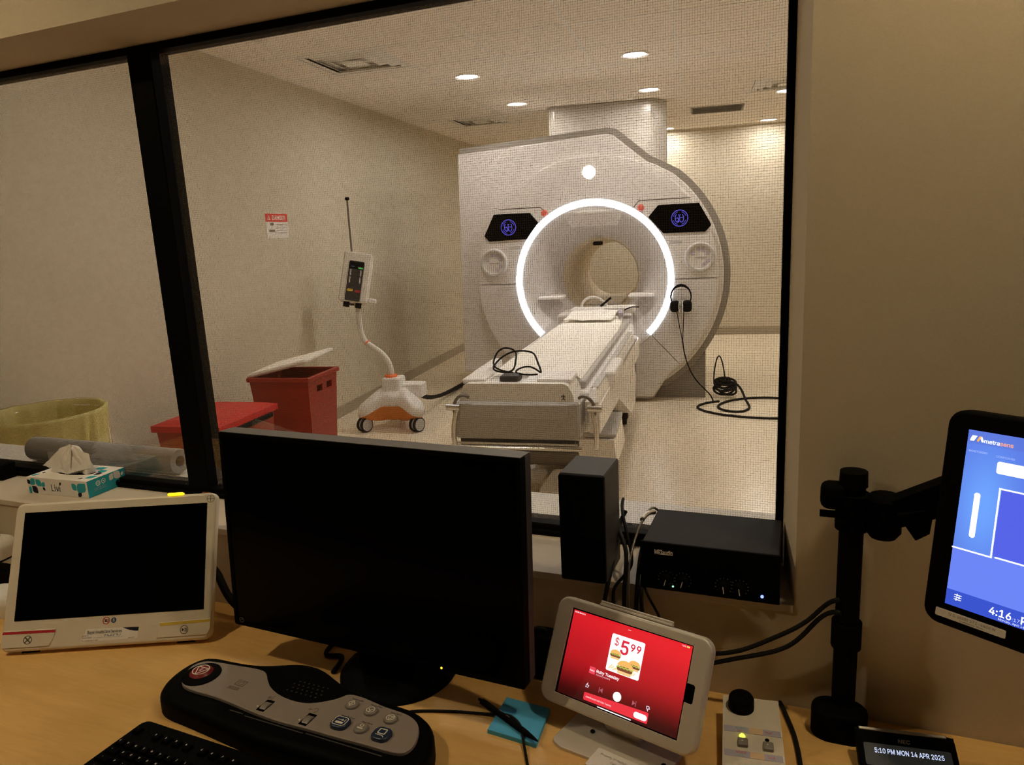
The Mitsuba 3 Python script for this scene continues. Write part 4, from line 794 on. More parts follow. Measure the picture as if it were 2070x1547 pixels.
put(e, 'mark', [moved(ring_mark(.0155, .0017, 0, .0008), shift(-.228, -.003, PZ+.0105)), moved(tri_mark(.0150, .0017, 0, .0008), shift(-.228, -.003, PZ+.0105)), moved(stroke([(-.0016, .004), (-.0016, -.004)], .0013, 0, .0008), shift(-.228, -.003, PZ+.0105)), moved(stroke([(.0016, .004), (.0016, -.004)], .0013, 0, .0008), shift(-.228, -.003, PZ+.0105))], INKW, xf=KX)
bt = [(.1106, .0223, 0, 'Start Scan'), (.1531, .0192, 0, 'Pause Scan'), (.1983, .0136, 0, 'Stop Scan'), (.1231, -.0271, 1, 'Move to Scan'), (.1641, -.0252, 0, 'Stop Move'), (.2077, -.0272, 1, 'Home')]
for i, (x, y, big, nm) in enumerate(bt):
    r = .0165 if big else .0125
    o = rrect(.033, .031, .012, 7) if big else ngon(r, 30)
    b = put(K2, 'key', moved(bevelled(o, -.001, .007 if big else .005, .003), shift(x, y, PZ)), KEYB if big else KEYG, xf=KX, smooth=40, label='navy blue key' if big else None)
    z = PZ+(.007 if big else .005); mk = []
    if i == 0: mk = [stroke([(0, .0075), (.0065, 0), (0, -.0075), (-.0065, 0)], .0012, 0, .0005, True), stroke([(.001, .004), (-.001, -.004)], .0012, 0, .0005)]
    if i == 1: mk = [ring_mark(.0072, .0012, 0, .0005), stroke([(-.005, .002), (0, -.003), (.005, .002)], .0012, 0, .0005), stroke([(0, -.003), (0, -.007)], .0012, 0, .0005)]
    if i == 2: mk = [ring_mark(.0072, .0012, 0, .0005), tri_mark(.0058, .0012, 0, .0005)]
    if i == 3: mk = [flat(Polygon(rrect(.026, .022, .006, 4), [rrect(.0236, .0196, .005, 4)]), 0, .0005), flat(rrect(.015, .005, .001, 2, 0, -.004), 0, .0005), stroke([(-.007, .003), (.004, .003)], .0011, 0, .0005), stroke([(.002, .005), (.005, .003), (.002, .001)], .0010, 0, .0005), stroke([(.008, .006), (.008, .0)], .0012, 0, .0005)]
    if i == 4: mk = [ring_mark(.003, .001, 0, .0005, 0, .004), flat(rrect(.011, .003, .001, 2, 0, -.003), 0, .0005)]
    if i == 5: mk = [flat(Polygon(rrect(.015, .013, .002, 3, 0, .003), [rrect(.0115, .0095, .001, 3, 0, .003)]), 0, .0005), stroke([(-.008, -.006), (.005, -.006), (.009, -.009)], .0013, 0, .0005)]
    put(b, 'symbol', moved(trimesh.util.concatenate(mk), shift(x, y, z)), INKW, xf=KX)
    if nm != 'Home': put(K2, 'key_caption', moved(text(nm, .0032, .0003, width=.0022*len(nm)+.002), shift(x, y+(.021 if big else .0175), PZ)), INKK, xf=KX)
for x, y in ((-.0388, -.0334), (.0597, -.0370)):
    w = put(K2, 'wheel_slot', moved(cbx(-.0085, .0085, -.0155, .0155, -.001, .0008, .0004), shift(x, y, PZ)), BLACKM, xf=KX)
    put(w, 'thumb_wheel', moved(tube([(-.0055, 0, 0), (.0068, 0, 0)], .018, 28, smooth=False), shift(x+.001, y-.001, PZ-.014)), KEYG, xf=KX, smooth=30, label='ribbed thumb wheel')
    put(w, 'slot_mark', moved(flat(ngon(.0018, 8), 0, .0006), shift(x-.013, y-.006, PZ)), INKW, xf=KX)
put(K2, 'computer_symbol', [moved(flat(Polygon(rrect(.022, .016, .001, 2), [rrect(.0185, .0125, .001, 2)]), 0, .0005), shift(-.1325, .003, PZ)), moved(flat(Polygon(rrect(.013, .008, .001, 2), [rrect(.011, .006, .001, 2)]), 0, .0005), shift(-.1325, .003, PZ))]+[moved(stroke([(-.1475+.0, -.0105-.0022*q), (-.123, -.0105-.0022*q)], .0011, 0, .0005), shift(0, 0, PZ)) for q in range(4)], INKG, xf=KX)
put(K2, 'talk_symbol', [moved(stroke([(.004, .006), (.001, .003), (.003, 0), (.001, -.003), (.003, -.006)], .001, 0, .0005), shift(-.044, -.0115, PZ))]+[moved(stroke([(-.002-.002*q, .003), (-.003-.002*q, -.003)], .0008, 0, .0005), shift(-.044, -.0115, PZ)) for q in range(3)], INKG, xf=KX)
put(K2, 'listen_symbol', [moved(stroke([(.0025+.005*math.cos(t), .001+.0055*math.sin(t)) for t in np.linspace(-1.4, 2.6, 14)], .001, 0, .0005), shift(.054, -.013, PZ)), moved(stroke([(-.008, .0), (-.003, 0)], .001, 0, .0005), shift(.054, -.013, PZ)), moved(flat([(-.008, .003), (-.008, -.003), (-.012, 0)][::-1], 0, .0005), shift(.054, -.013, PZ))], INKG, xf=KX)
for x0, x1, y in ((-.10, -.068, -.0735), (-.061, .070, -.0765), (.075, .23, -.075)):
    put(K2, 'front_window', moved(trimesh.convex.convex_hull([(x, yy, z) for x in (x0, x1) for yy, z in ((y+.014, DESK+.0375), (y+.0145, DESK+.0405), (y-.009, DESK+.0345), (y-.010, DESK+.0325))])), CHARC, xf=KX)
Q = thing('keyboard', 'black low keyboard in the lower left with pale key legends', 'keyboard')
put(Q, 'tray', bevelled(np.array(Polygon(rrect(.54, .185, .016, 5, .015, -.205)).exterior.coords)[:-1], DESK+.001, DESK+.018, .004), BLACK, xf=KX, smooth=30)
kp = {}
rows = [(-.144, [(-.2367, .0155)]+[(-.1879+.0244*i, .0155) for i in range(4)]+[(-.0788+.0236*i, .0155) for i in range(4)]+[(.030+.0236*i, .0155) for i in range(4)]+[(.145+.019*i, .0155) for i in range(4)]),
        (-.178, [(-.236+.0195*i, .0165) for i in range(13)]+[(.034, .033)]+[(.08+.0195*i, .0165) for i in range(3)]+[(.155+.0195*i, .0165) for i in range(4)]),
        (-.1975, [(-.231, .026)]+[(-.204+.0195*i, .0165) for i in range(12)]+[(.036, .028)]+[(.08+.0195*i, .0165) for i in range(3)]+[(.155+.0195*i, .0165) for i in range(4)]),
        (-.217, [(-.229, .030)]+[(-.200+.0195*i, .0165) for i in range(11)]+[(.029, .042)]+[(.155+.0195*i, .0165) for i in range(3)]),
        (-.2365, [(-.224, .040)]+[(-.190+.0195*i, .0165) for i in range(10)]+[(.024, .052)]+[(.0995, .0165)]+[(.155+.0195*i, .0165) for i in range(4)])]
chars = iter('`1234567890-=QWERTYUIOP[]\\ASDFGHJKL;ZXCVBNM,./'*4)
legend_m = {}
for y, ks in rows:
    for x, w in ks:
        if w not in kp: kp[w] = mikit.ply(trimesh.convex.convex_hull([(a, b, z) for z, s in ((0, 0), (.0065, .0018), (.0072, .0026)) for a in (-w/2+s, w/2-s) for b in (-.0078+s, .0078-s)]), BLACKM)
        kk = put(Q, 'key', kp[w], BLACKM, to=T((KX @ shift(x, y, DESK+.017)).tolist()))
        ch = next(chars) if w < .017 else '-'
        if ch not in legend_m: legend_m[ch] = mikit.ply(moved(text(ch, .0034, .0002, bold=True)), INKW)
        put(kk, 'legend', legend_m[ch], INKW, to=T((KX @ shift(x-min(.003, w/5), y+.0012, DESK+.0242)).tolist()))
# ---------------------------------------------------------------- things on the window stool
LZ = LEDGE+.001
k = thing('speaker', 'black upright loudspeaker standing on the window stool behind the tablet', 'speaker')
SXF = frame((-.3765, 1.238, 0), (1, 0, 0), (0, 1, 0), (0, 0, 1))
put(k, 'cabinet', cbx(-.0445, .0445, .006, .118, LZ, 1.152, .003), CHARC, xf=SXF)
put(k, 'grille', bevelled(rrect(.087, .212, .004, 3), 0, .010, .003), BLACKM, xf=frame((-.3765, 1.245, LZ+.1085), (1, 0, 0), (0, 0, 1), (0, -1, 0)))
k = thing('audio_amplifier', 'small black audio amplifier box with knobs and two lit dots on the window stool', 'amplifier')
put(k, 'case', cbx(-.266, -.026, 1.252, 1.418, LZ+.003, 1.0285, .002), AMPC)
AX = frame((-.146, 1.252, LZ+.048), (1, 0, 0), (0, 0, 1), (0, -1, 0))
put(k, 'front', cbx(-.122, .122, -.046, .046, 0, .006, .001), BLACKM, xf=AX)
put(k, 'name', moved(text('MRIaudio', .0085, .0004, bold=True, width=.033), shift(-.079, .0285, .006)), INKW, xf=AX)
for x in (-.074, -.044, .006+.022, .055):
    d = put(k, 'knob', moved(lathe([(0, .014), (.0085, .014), (.0105, .006), (.0105, .0)], 24), shift(x, -.022, .006)), BLACK, xf=AX, smooth=30)
    put(d, 'pointer', moved(bx(-.0007, .0007, -.0085, .004, 0, .0006), rot(-15 if x < 0 else 8), shift(x, -.022, .020)), INKW, xf=AX)
    for t in range(-130, 131, 26): put(d, 'tick', moved(bx(-.0004, .0004, -.0012, .0012, 0, .0004), shift(0, .0145, 0), rot(t), shift(x, -.022, .006)), INKG, xf=AX)
put(k, 'signal_light', moved(cyl((0, 0, 0), (0, 0, .002), .0016, 10), shift(-.062, -.036, .006)), DARK, emit=glow((.6, 2.2, .9)), xf=AX, label='tiny green light')
put(k, 'power_light', moved(cyl((0, 0, 0), (0, 0, .002), .0028, 12), shift(.093, -.033, .006)), DARK, emit=glow((.5, .7, 6.0)), xf=AX, label='blue power light')
for x in (-.11, .11): put(k, 'foot', cyl((-.146+x, 1.29, LZ), (-.146+x, 1.29, LZ+.004), .006, 12), RUBBER)
# cables hanging from the speaker and amplifier
cab = [('cable_loop', 'black cable looping down beside the speaker', [(-.335, 1.40, 1.05), (-.318, 1.33, 1.035), (-.296, 1.285, 1.000), (-.292, 1.272, .965), (-.318, 1.248, .93), (-.322, 1.25, .90), (-.328, 1.252, .80), (-.33, 1.25, .75)], .0032),
       ('cable_loop', 'thick black cable just right of the speaker', [(-.332, 1.41, 1.02), (-.312, 1.30, 1.0), (-.297, 1.258, .985), (-.298, 1.250, .955), (-.301, 1.250, .90), (-.306, 1.250, .80), (-.31, 1.25, .745)], .0042),
       ('cable_loop', 'black cable falling past the lower right edge of the speaker', [(-.34, 1.42, .96), (-.335, 1.30, .955), (-.333, 1.252, .93), (-.340, 1.248, .89), (-.345, 1.250, .80), (-.35, 1.25, .745)], .0044),
       ('cable_loop', 'grey cable with a metal plug arching from the amplifier to the desk', [(-.258, 1.43, 1.005), (-.268, 1.428, 1.02), (-.281, 1.36, 1.035), (-.288, 1.29, 1.01), (-.291, 1.252, .97), (-.291, 1.247, .92), (-.293, 1.250, .80), (-.294, 1.25, .745)], .0026),
       ('cable_loop', 'black cable falling just left of the amplifier', [(-.268, 1.40, .99), (-.277, 1.30, .985), (-.274, 1.255, .96), (-.276, 1.247, .92), (-.279, 1.250, .86), (-.284, 1.25, .745)], .0042),
       ('cable_loop', 'black cable leaving below the left end of the amplifier', [(-.270, 1.43, .97), (-.271, 1.36, .962), (-.270, 1.28, .952), (-.266, 1.242, .93), (-.266, 1.249, .88), (-.270, 1.25, .745)], .0036),
       ('cable_loop', 'thin black cable slanting right below the amplifier', [(-.274, 1.40, .955), (-.272, 1.28, .945), (-.254, 1.243, .925), (-.236, 1.249, .885), (-.222, 1.25, .83), (-.21, 1.25, .745)], .0024)]
for nm, lb_, pts, r in cab:
    k = thing(nm, lb_, 'cable'); grey = 'grey' in lb_
    put(k, None if not grey else 'cord', tube(pts, r, 8), RUBBER if not grey else STEEL, smooth=True)
    if grey: put(k, 'plug', tube([(-.272, 1.405, 1.0245), (-.281, 1.36, 1.035), (-.2835, 1.34, 1.0335)], .0048, 10), CHROME, smooth=True)
# tissue box with a pulled tissue
k = thing('tissue_box', 'white and teal tissue box with a pulled white tissue, on the window stool at left', 'tissue box')
TX = frame((-2.043, 1.317, LZ), (.9985, .054, 0), (-.054, .9985, 0), (0, 0, 1)); tw_, td, th = .226, .128, .049
put(k, 'box', cbx(0, tw_, 0, td, 0, th, .0008), PAPER, xf=TX)
def petal(x, y, w, h, flip=0):
    """A leaf shape with two round and two pointed corners."""
    a = Polygon(rrect(w, h, min(w, h)*.48, 6)); s1 = sbox(0, 0, w/2, h/2) if not flip else sbox(-w/2, 0, 0, h/2); s2 = sbox(-w/2, -h/2, 0, 0) if not flip else sbox(0, -h/2, w/2, 0)
    q = a.union(s1).union(s2)
    return shapely.affinity.translate(q, x, y)
FR = TX @ frame((0, 0, 0), (1, 0, 0), (0, 0, 1), (0, -1, 0)); TP = TX @ frame((0, 0, th), (1, 0, 0), (0, 1, 0), (0, 0, 1)); SD = TX @ frame((tw_, 0, 0), (0, 1, 0), (0, 0, 1), (1, 0, 0))
for (x, y, w, h, f), m_ in (((.008, .035, .011, .013, 1), NAVYP), ((.023, .036, .017, .020, 0), TEAL), ((.045, .034, .020, .020, 1), TEAL), ((.0625, .030, .012, .014, 0), TEAL), ((.010, .011, .010, .020, 0), TEAL), ((.028, .013, .020, .021, 1), NAVYP), ((.063, .017, .008, .009, 1), NAVYP), ((.178, .030, .016, .019, 1), TEAL), ((.204, .029, .032, .027, 0), TEAL), ((.195, .009, .013, .013, 0), NAVYP)):
    put(k, 'leaf_print', flat(petal(x, y, w, h, f), 0, .0004), m_, xf=FR)
put(k, 'name_print', [moved(text('Livi', .019, .0004, width=.033), shift(.108, .022))], NAVYP, xf=FR); put(k, 'leaf_print', flat(petal(.127, .036, .006, .008, 0), 0, .0005), NAVYP, xf=FR)
put(k, 'side_print', flat(sbox(.0005, .0005, td-.0005, th-.0005), 0, .0003), TEAL, xf=SD)
for (x, y, w, h, f), m_ in (((.080, .036, .014, .018, 0), PAPER), ((.100, .036, .022, .022, 1), PAPER), ((.117, .034, .008, .009, 0), PAPER), ((.098, .013, .012, .014, 0), NAVYP)): put(k, 'leaf_print', flat(petal(x, y, w, h, f), .0003, .0007), m_, xf=SD)
put(k, 'seal_print', [flat(Polygon(ngon(.0075, 22, .035, .033), [ngon(.0048, 22, .035, .033)]), .0003, .0006), flat(rrect(.008, .002, .001, 2, .035, .033), .0003, .0006)], PAPER, xf=SD); put(k, 'seal_print', [flat(Polygon(ngon(.0072, 22, .053, .034), [ngon(.0052, 22, .053, .034)]), .0003, .0006), flat(ngon(.0022, 10, .053, .034), .0003, .0006)], PAPER, xf=SD)
put(k, 'side_text', [moved(text(t, .0032, .0003, width=.040), shift(.040, y, .0003)) for t, y in (('2 ply facial tissue', .021), ('100 sheets', .0155))], LILAC, xf=SD)
for (x, y, w, h, f), m_ in (((.012, .020, .012, .016, 0), TEAL), ((.020, .040, .008, .009, 1), NAVYP), ((.205, .035, .022, .024, 0), TEAL), ((.185, .018, .009, .009, 0), NAVYP), ((.200, .062, .016, .018, 0), NAVYP), ((.192, .085, .026, .018, 1), TEAL), ((.165, .105, .028, .02, 0), TEAL), ((.195, .072, .009, .006, 0), NAVYP)): put(k, 'leaf_print', flat(petal(x, y, w, h, f), 0, .0004), m_, xf=TP)
put(k, 'opening', flat(ngon(.072, 32, .112, .064, .024), .0, .0005), BLACKM, xf=TP)
def tissue():
    nu, nv = 46, 20; V = []
    for j in range(nv):
        t = j/(nv-1)
        for i in range(nu):
            a = i/(nu-1)*2*math.pi; s = math.sin(math.pi*t/2)
            wx, wy = .066-.052*t**1.7, .020-.012*t
            if t > 0: wx += .012*math.sin(t*3.1)
            n1 = meshkit.fbm(np.array([math.cos(a)*2.2, math.sin(a)*2.2, t*1.6]), 3, 4)-.5
            x = .110+wx*math.cos(a)*(1+.35*n1)+.010*t; y = .064+wy*math.sin(a)*(1+1.2*n1)+.006*math.sin(a*5+t*4)*(1-t*.4)
            z = th-.004+.078*t*(1+.28*n1)-.012*(1-t)*0+.010*math.cos(a*2)*t*(1-t)
            V.append((x, y, z))
    i, j = np.meshgrid(np.arange(nu-1), np.arange(nv-1), indexing='ij'); q0 = j*nu+i
    f = np.stack([q0, q0+1, q0+nu+1, q0+nu], -1).reshape(-1, 4); f = np.vstack([f[:, [0, 1, 2]], f[:, [0, 2, 3]]])
    top = len(V); V.append((.122, .064, th+.081)); f = np.vstack([f]+[[((nv-1)*nu+i2, (nv-1)*nu+i2+1, top)] for i2 in range(nu-1)])
    return trimesh.Trimesh(V, f, process=False)
def flap(pts, n=16, seed=2):
    a, b, c_, d = [np.array(q) for q in pts]; u = np.linspace(0, 1, n); U, Vv = np.meshgrid(u, u)
    P = (a*(1-U)[..., None]+b*U[..., None])*(1-Vv)[..., None]+(d*(1-U)[..., None]+c_*U[..., None])*Vv[..., None]
    P = P+.012*(meshkit.fbm(P*38, 3, seed)-.5)[..., None]*np.array([.3, 1, .3]); i, j = np.meshgrid(np.arange(n-1), np.arange(n-1), indexing='ij'); q0 = j*n+i
    f = np.stack([q0, q0+1, q0+n+1, q0+n], -1).reshape(-1, 4)
    return trimesh.Trimesh(P.reshape(-1, 3), np.vstack([f[:, [0, 1, 2]], f[:, [0, 2, 3]]]), process=False)
put(k, 'tissue', [tissue(), flap([(.03, .050, th-.002), (.125, .040, th+.004), (.125, .058, th+.084), (.078, .056, th+.072)]), flap([(.002, .055, th+.016), (.10, .045, th+.000), (.115, .060, th+.084), (.066, .062, th+.064)], seed=5), flap([(.10, .042, th+.0), (.195, .050, th+.022), (.176, .062, th+.058), (.115, .060, th+.086)], seed=8)], PAPER, xf=TX, smooth=60, label='pulled up white tissue')
k = thing('black_case', 'flat black case lying on the window stool at the far left edge', 'case')
put(k, None, cbx(-2.62, -2.24, 1.372, 1.422, LZ, LZ+.05, .004), BLACKM)
k = thing('candy_wrapper', 'small crumpled reddish foil wrapper beside the window mullion', 'wrapper')
wv = trimesh.creation.icosphere(2, .014); v = np.array(wv.vertices); v *= (1+.7*(meshkit.noise(v*160, 3)-.5))[:, None]; v[:, 2] *= .7; wv.vertices = v
put(k, None, moved(wv, shift(-1.475, 1.408, LZ+.011)), FOIL, smooth=False)
# ---------------------------------------------------------------- small things on the desk
k = thing('sticky_notes', 'pad of blue sticky notes under the pen', 'sticky notes')
put(k, None, bevelled(np.array([(-.494, 1.019), (-.400, 1.010), (-.408, 1.107), (-.496, 1.114)]), DESK, DESK+.008, .0008), STICKY)
k = thing('pen', 'black retractable pen lying across the blue sticky notes', 'pen')
p0, p1 = np.array([-.541, 1.089, DESK+.0105]), np.array([-.391, 1.006, DESK+.0155])
ln = np.linalg.norm(p1-p0); n_ = (p1-p0)/ln; u_ = np.cross([0, 0, 1], n_); u_ /= np.linalg.norm(u_); PX_ = frame(p0, u_, np.cross(n_, u_), n_)
put(k, 'barrel', moved(lathe([(0, .010), (.0048, .010), (.0055, .014), (.0056, .11), (.0050, .135), (.0028, .155), (.0012, .165), (0, .167)], 20), PX_), BLACK, smooth=30)
put(k, 'button', moved(lathe([(0, 0), (.0026, .0), (.0028, .011), (0, .011)], 14), PX_), BLACK)
put(k, 'clip', moved(trimesh.convex.convex_hull([(x, y, z) for x in (-.002, .002) for y, z in ((.004, .012), (.0095, .014), (.0095, .05), (.0075, .054))]), PX_ @ rot(65)), BLACK)
for zz in (.058, .078): put(k, 'print', moved(bx(-.0008, .0008, .0052, .0060, zz, zz+.010), PX_ @ rot(-20)), INKG)
k = thing('mouse_cable', 'thin black cable lying across the desk and under the pen', 'cable')
put(k, None, tube([(-.668, 1.012, DESK+.004), (-.640, 1.032, DESK+.003), (-.609, 1.042, DESK+.003), (-.564, 1.054, DESK+.003), (-.50, 1.063, DESK+.006), (-.470, 1.062, DESK+.0105), (-.444, 1.046, DESK+.0105), (-.428, 1.020, DESK+.0105), (-.415, .995, DESK+.006), (-.394, .955, DESK+.003), (-.375, .90, DESK+.003)], .0024, 8), RUBBER, smooth=True)
# call box
C_ = thing('call_box', 'beige control box with a black knob, green light and two keys, right of the tablet', 'control box')
CXF = frame((-.0665, 1.196, DESK+.042), (.9946, .104, 0), (-.1033, .9888, .104*1.0), (0, -.104, .9946)); CXF[:3, 1] /= np.linalg.norm(CXF[:3, 1]); CXF[:3, 2] = np.cross(CXF[:3, 0], CXF[:3, 1]); CXF[:3, 2] /= np.linalg.norm(CXF[:3, 2])
tl_, bl_, tr_, br_ = [(CXF @ np.array([x, y, 0, 1]))[:3] for x, y in ((-.046, 0), (-.048, -.20), (.046, 0), (.048, -.20))]
foot_ = [(q[0], q[1], DESK) for q in (tl_, bl_, tr_, br_)]
put(C_, 'case', trimesh.convex.convex_hull([tl_, bl_, tr_, br_]+foot_), CREAM)
put(C_, 'knob', moved(lathe([(0, .022), (.019, .021), (.021, .017), (.0215, .0)], 32), shift(-.016, -.024, 0)), BLACK, xf=CXF, smooth=30)
for y, a_, b_ in ((-.078, 'PATIENT', 'RESET'), (-.130, 'MUSIC', 'TALK')):
    put(C_, 'label_strip', flat(sbox(-.0445, y-.0065, .0455, y+.0065), 0, .0005), LILAC, xf=CXF)
    put(C_, 'label_patch', flat(sbox(-.005, y-.0065, .017, y+.0065), .0005, .0009), PEACH, xf=CXF)
    put(C_, 'label_text', moved(text(a_, .0042, .0003, bold=True, width=.016), shift(-.018, y+.003, .0005)), MINT if y > -.1 else CORAL, xf=CXF)
    put(C_, 'label_text', moved(text('CALL' if y > -.1 else 'VOL', .0040, .0003, width=.012), shift(-.018, y-.003, .0005)), CORAL if y > -.1 else MINT, xf=CXF)
    put(C_, 'label_text', moved(text(b_, .0046, .0003, width=.012), shift(.027, y, .0005)), CORAL, xf=CXF)
    put(C_, 'label_tip', flat(sbox(.0445, y-.0065, .0465, y+.0065), .0005, .0008), INKW, xf=CXF)
put(C_, 'call_light', moved(lathe([(0, .0035), (.003, .003), (.0048, 0)][::-1], 18), shift(-.016, -.0915, 0)), DARK, emit=glow((2.6, 3.4, .15)), xf=CXF, label='glowing yellow green light')
put(C_, 'reset_hole', moved(cyl((0, 0, -.0002), (0, 0, .0006), .0034, 16), shift(.0225, -.0935, 0)), BLACKM, xf=CXF)
for x, y in ((-.0155, -.108), (.0235, -.110)):
    b = put(C_, 'key', moved(bevelled(rrect(.016, .016, .002, 3), 0, .006, .0015), shift(x, y, 0)), KEYG, xf=CXF, smooth=30)
    put(b, 'dot', moved(flat(ngon(.0012, 8), 0, .0004), shift(x-.001, y+.001, .006)), INKW, xf=CXF)
k = thing('desk_cable', 'black cable lying on the desk just right of the call box', 'cable')
put(k, None, tube([(-.020, 1.250, DESK+.008), (-.014, 1.240, DESK+.005), (-.008, 1.222, DESK+.004), (.002, 1.188, DESK+.004), (.017, 1.097, DESK+.004), (.026, 1.0, DESK+.004)], .004, 8), RUBBER, smooth=True)
# desk pole with jointed arm
P_ = thing('monitor_pole', 'black desk pole with jointed arm holding the blue display, at right by the wall', 'monitor arm')
px, py_ = .082, 1.222
put(P_, 'base', bevelled(np.array(Polygon(rrect(.088, .060, .03, 8, px-.006, 1.205)).exterior.coords)[:-1], DESK, DESK+.05, .006), BLACKM, smooth=30)
put(P_, 'pole', cyl((px, py_, DESK+.04), (px, py_, 1.185), .0185, 28), BLACK, smooth=40)
put(P_, 'cap', moved(lathe([(0, .026), (.0205, .024), (.0215, 0), (0, 0)], 28), shift(px, py_, 1.178)), BLACK, smooth=30)
put(P_, 'collar', moved(lathe([(.018, .0), (.025, .0), (.026, .06), (.018, .06), (.018, 0)], 24), shift(px, py_, 1.105)), BLACKM, smooth=30)
put(P_, 'collar', moved(lathe([(.018, .0), (.0235, .0), (.0235, .045), (.018, .045), (.018, 0)], 24), shift(px, py_, .895)), BLACKM, smooth=30)
put(P_, 'clamp', rbx(px-.048, px-.006, py_-.020, py_+.016, 1.138, 1.182, .012), BLACKM, smooth=30)
put(P_, 'clamp_screw', cyl((px-.048, py_-.004, 1.128), (px-.012, py_-.004, 1.128), .006, 10), BLACKM)
put(P_, 'joint', moved(lathe([(0, -.038), (.019, -.036), (.026, -.026), (.026, .028), (.021, .034), (0, .035)], 24), shift(px+.045, py_-.008, 1.135)), BLACKM, smooth=30)
put(P_, 'arm', [trimesh.convex.convex_hull([(px+.01, py_-.016, z) for z in (1.12, 1.155)]+[(px+.045, py_+y, z) for y in (-.02, .008) for z in (1.115, 1.158)])], BLACKM)
put(P_, 'arm', trimesh.convex.convex_hull([(px+.045, py_-.03+y, 1.128+z) for y in (0, .03) for z in (-.012, .034)]+[(.262, 1.165+y, 1.185+z) for y in (0, .03) for z in (0, .062)]), BLACKM)
put(P_, 'cable_clip', trimesh.convex.convex_hull([(.162+x, 1.190, z) for x, z in ((-.02, 1.150), (.028, 1.165), (.024, 1.125), (.006, 1.112))]+[(.162+x, 1.178, z) for x, z in ((-.02, 1.150), (.028, 1.165), (.024, 1.125), (.006, 1.112))]), BLACKM)
put(P_, 'tilt_head', rbx(.225, .285, 1.163, 1.20, 1.17, 1.26, .008), BLACKM, smooth=30)
# blue wall display on the arm
V_ = thing('alert_display', 'black framed display with a lit blue screen cut off by the right picture edge', 'display')
VX = facing((.2157, 1.1245, 1.3049), -31.17, 8.03)
vw, vh = .43, .2496                                   # screen
put(V_, 'bezel', bevelled(np.array(Polygon(rrect(vw+.056, vh+.058, .022, 7, vw/2, -vh/2-.004)).exterior.coords)[:-1], -.030, -.0005, .005, bottom=True), BLACK, xf=VX, smooth=30)
def lit2(part, m, col, z=.0004, parent=None): return put(parent or vs, part, m if isinstance(m, trimesh.Trimesh) else trimesh.util.concatenate(m), DARK, emit=glow(col), xf=VX @ shift(0, 0, z))
def blue_fn(p, n, uv):
    x, y = uv.x*vw, -(1-uv.y)*vh
    glowb = dr.exp(-(dr.square((x-.03)/.035)+dr.square((y+.10)/.075)))
    base = mi.Color3f(.10, .19, .78)+mi.Color3f(.05, .18, .22)*glowb
    base = dr.select(y < -.167, mi.Color3f(.145, .235, .93), base)
    return dr.select(y > -.018, base*.8+mi.Color3f(.02, .02, .08), base)
qv = trimesh.Trimesh([(0, -vh, 0), (vw, -vh, 0), (vw, 0, 0), (0, 0, 0)], [(0, 1, 2), (0, 2, 3)], process=False)
vs = put(V_, 'screen', moved(qv, VX), DARK, emit=glow(mikit.proc(blue_fn), .25), uv=np.array([(0, 0), (1, 0), (1, 1), (0, 1)]), label='lit blue screen')
WB = (1.2, 1.2, 1.25)
lit2('footer_bar', flat(sbox(0, -vh, vw, -.2272), 0, .0002), (.035, .085, .62), .0003)
lit2('logo_mark', [stroke([(.0045, -.0135), (.0065, -.0085), (.0095, -.0085), (.0070, -.0135)], .0028, 0, .0002)], WB); lit2('logo_mark', [stroke([(.0130, -.0135), (.0150, -.0085), (.0165, -.0085)], .0026, 0, .0002)], (1.0, .45, .12)); lit2('logo_mark', [stroke([(.0165, -.0085), (.0185, -.0135)], .0028, 0, .0002)], WB)
lit2('logo_text', moved(text('metra', .0052, .0002, bold=True, center=False, width=.0185), shift(.0205, -.0150)), WB); lit2('logo_text', moved(text('sens', .0052, .0002, bold=True, center=False, width=.0155), shift(.0395, -.0150)), (1.1, .42, .28))
lit2('menu_text', moved(text('MONITORING', .0026, .0002, width=.023), shift(.0150, -.0285)), (.45, .55, 1.0)); lit2('menu_text', moved(text('CONFIGURE', .0026, .0002, width=.022), shift(.048, -.0300)), (.40, .50, 1.0))
lit2('button', flat(rrect(.16, .0165, .003, 4, .0395+.08, -.0445), 0, .0002), WB)
lit2('gauge', flat(rrect(.0075, .060, .0035, 5, .0215, -.1175), 0, .0002), (1.1, 1.15, 1.2)); lit2('gauge_head', flat(rrect(.0078, .0085, .0035, 4, .0215, -.0885), 0, .0002), WB, .0006)
lit2('box_line', [stroke([(0, -.1668), (.0478, -.1668), (.0470, -.0722), (vw, -.0722)], .0022, 0, .0002)], WB, .0006)
lit2('zone_panel', flat(sbox(.0490, -.1640, vw, -.0735), 0, .0002), (.085, .125, .80), .0003); lit2('box_line', [stroke([(.0530, -.1655), (vw, -.1655)], .0022, 0, .0002)], WB, .0006)
lit2('menu_icon', [stroke([(.0110, -.2360+.0032*q), (.0195, -.2360+.0032*q)], .0011, 0, .0002) for q in (-1, 0, 1)]+[stroke([(x, -.2360+.0032*q-.0014), (x, -.2360+.0032*q+.0014)], .0012, 0, .0002) for q, x in ((-1, .0135), (0, .017), (1, .0140))], WB, .0006)
lit2('clock', moved(text('4:16', .0098, .0002, bold=True, center=False, width=.0265), shift(.0545, -.2430)), WB, .0006); lit2('clock_seconds', moved(text(':17', .0045, .0002, center=False), shift(.0820, -.2430)), (.6, .65, 1.0), .0006); lit2('clock', moved(text('PM', .0098, .0002, bold=True, center=False), shift(.092, -.2430)), WB, .0006)
lit2('date', moved(text('Monday, April 14, 2025', .0030, .0002, center=False, width=.042), shift(.0665, -.2478)), (.85, .88, 1.1), .0006)
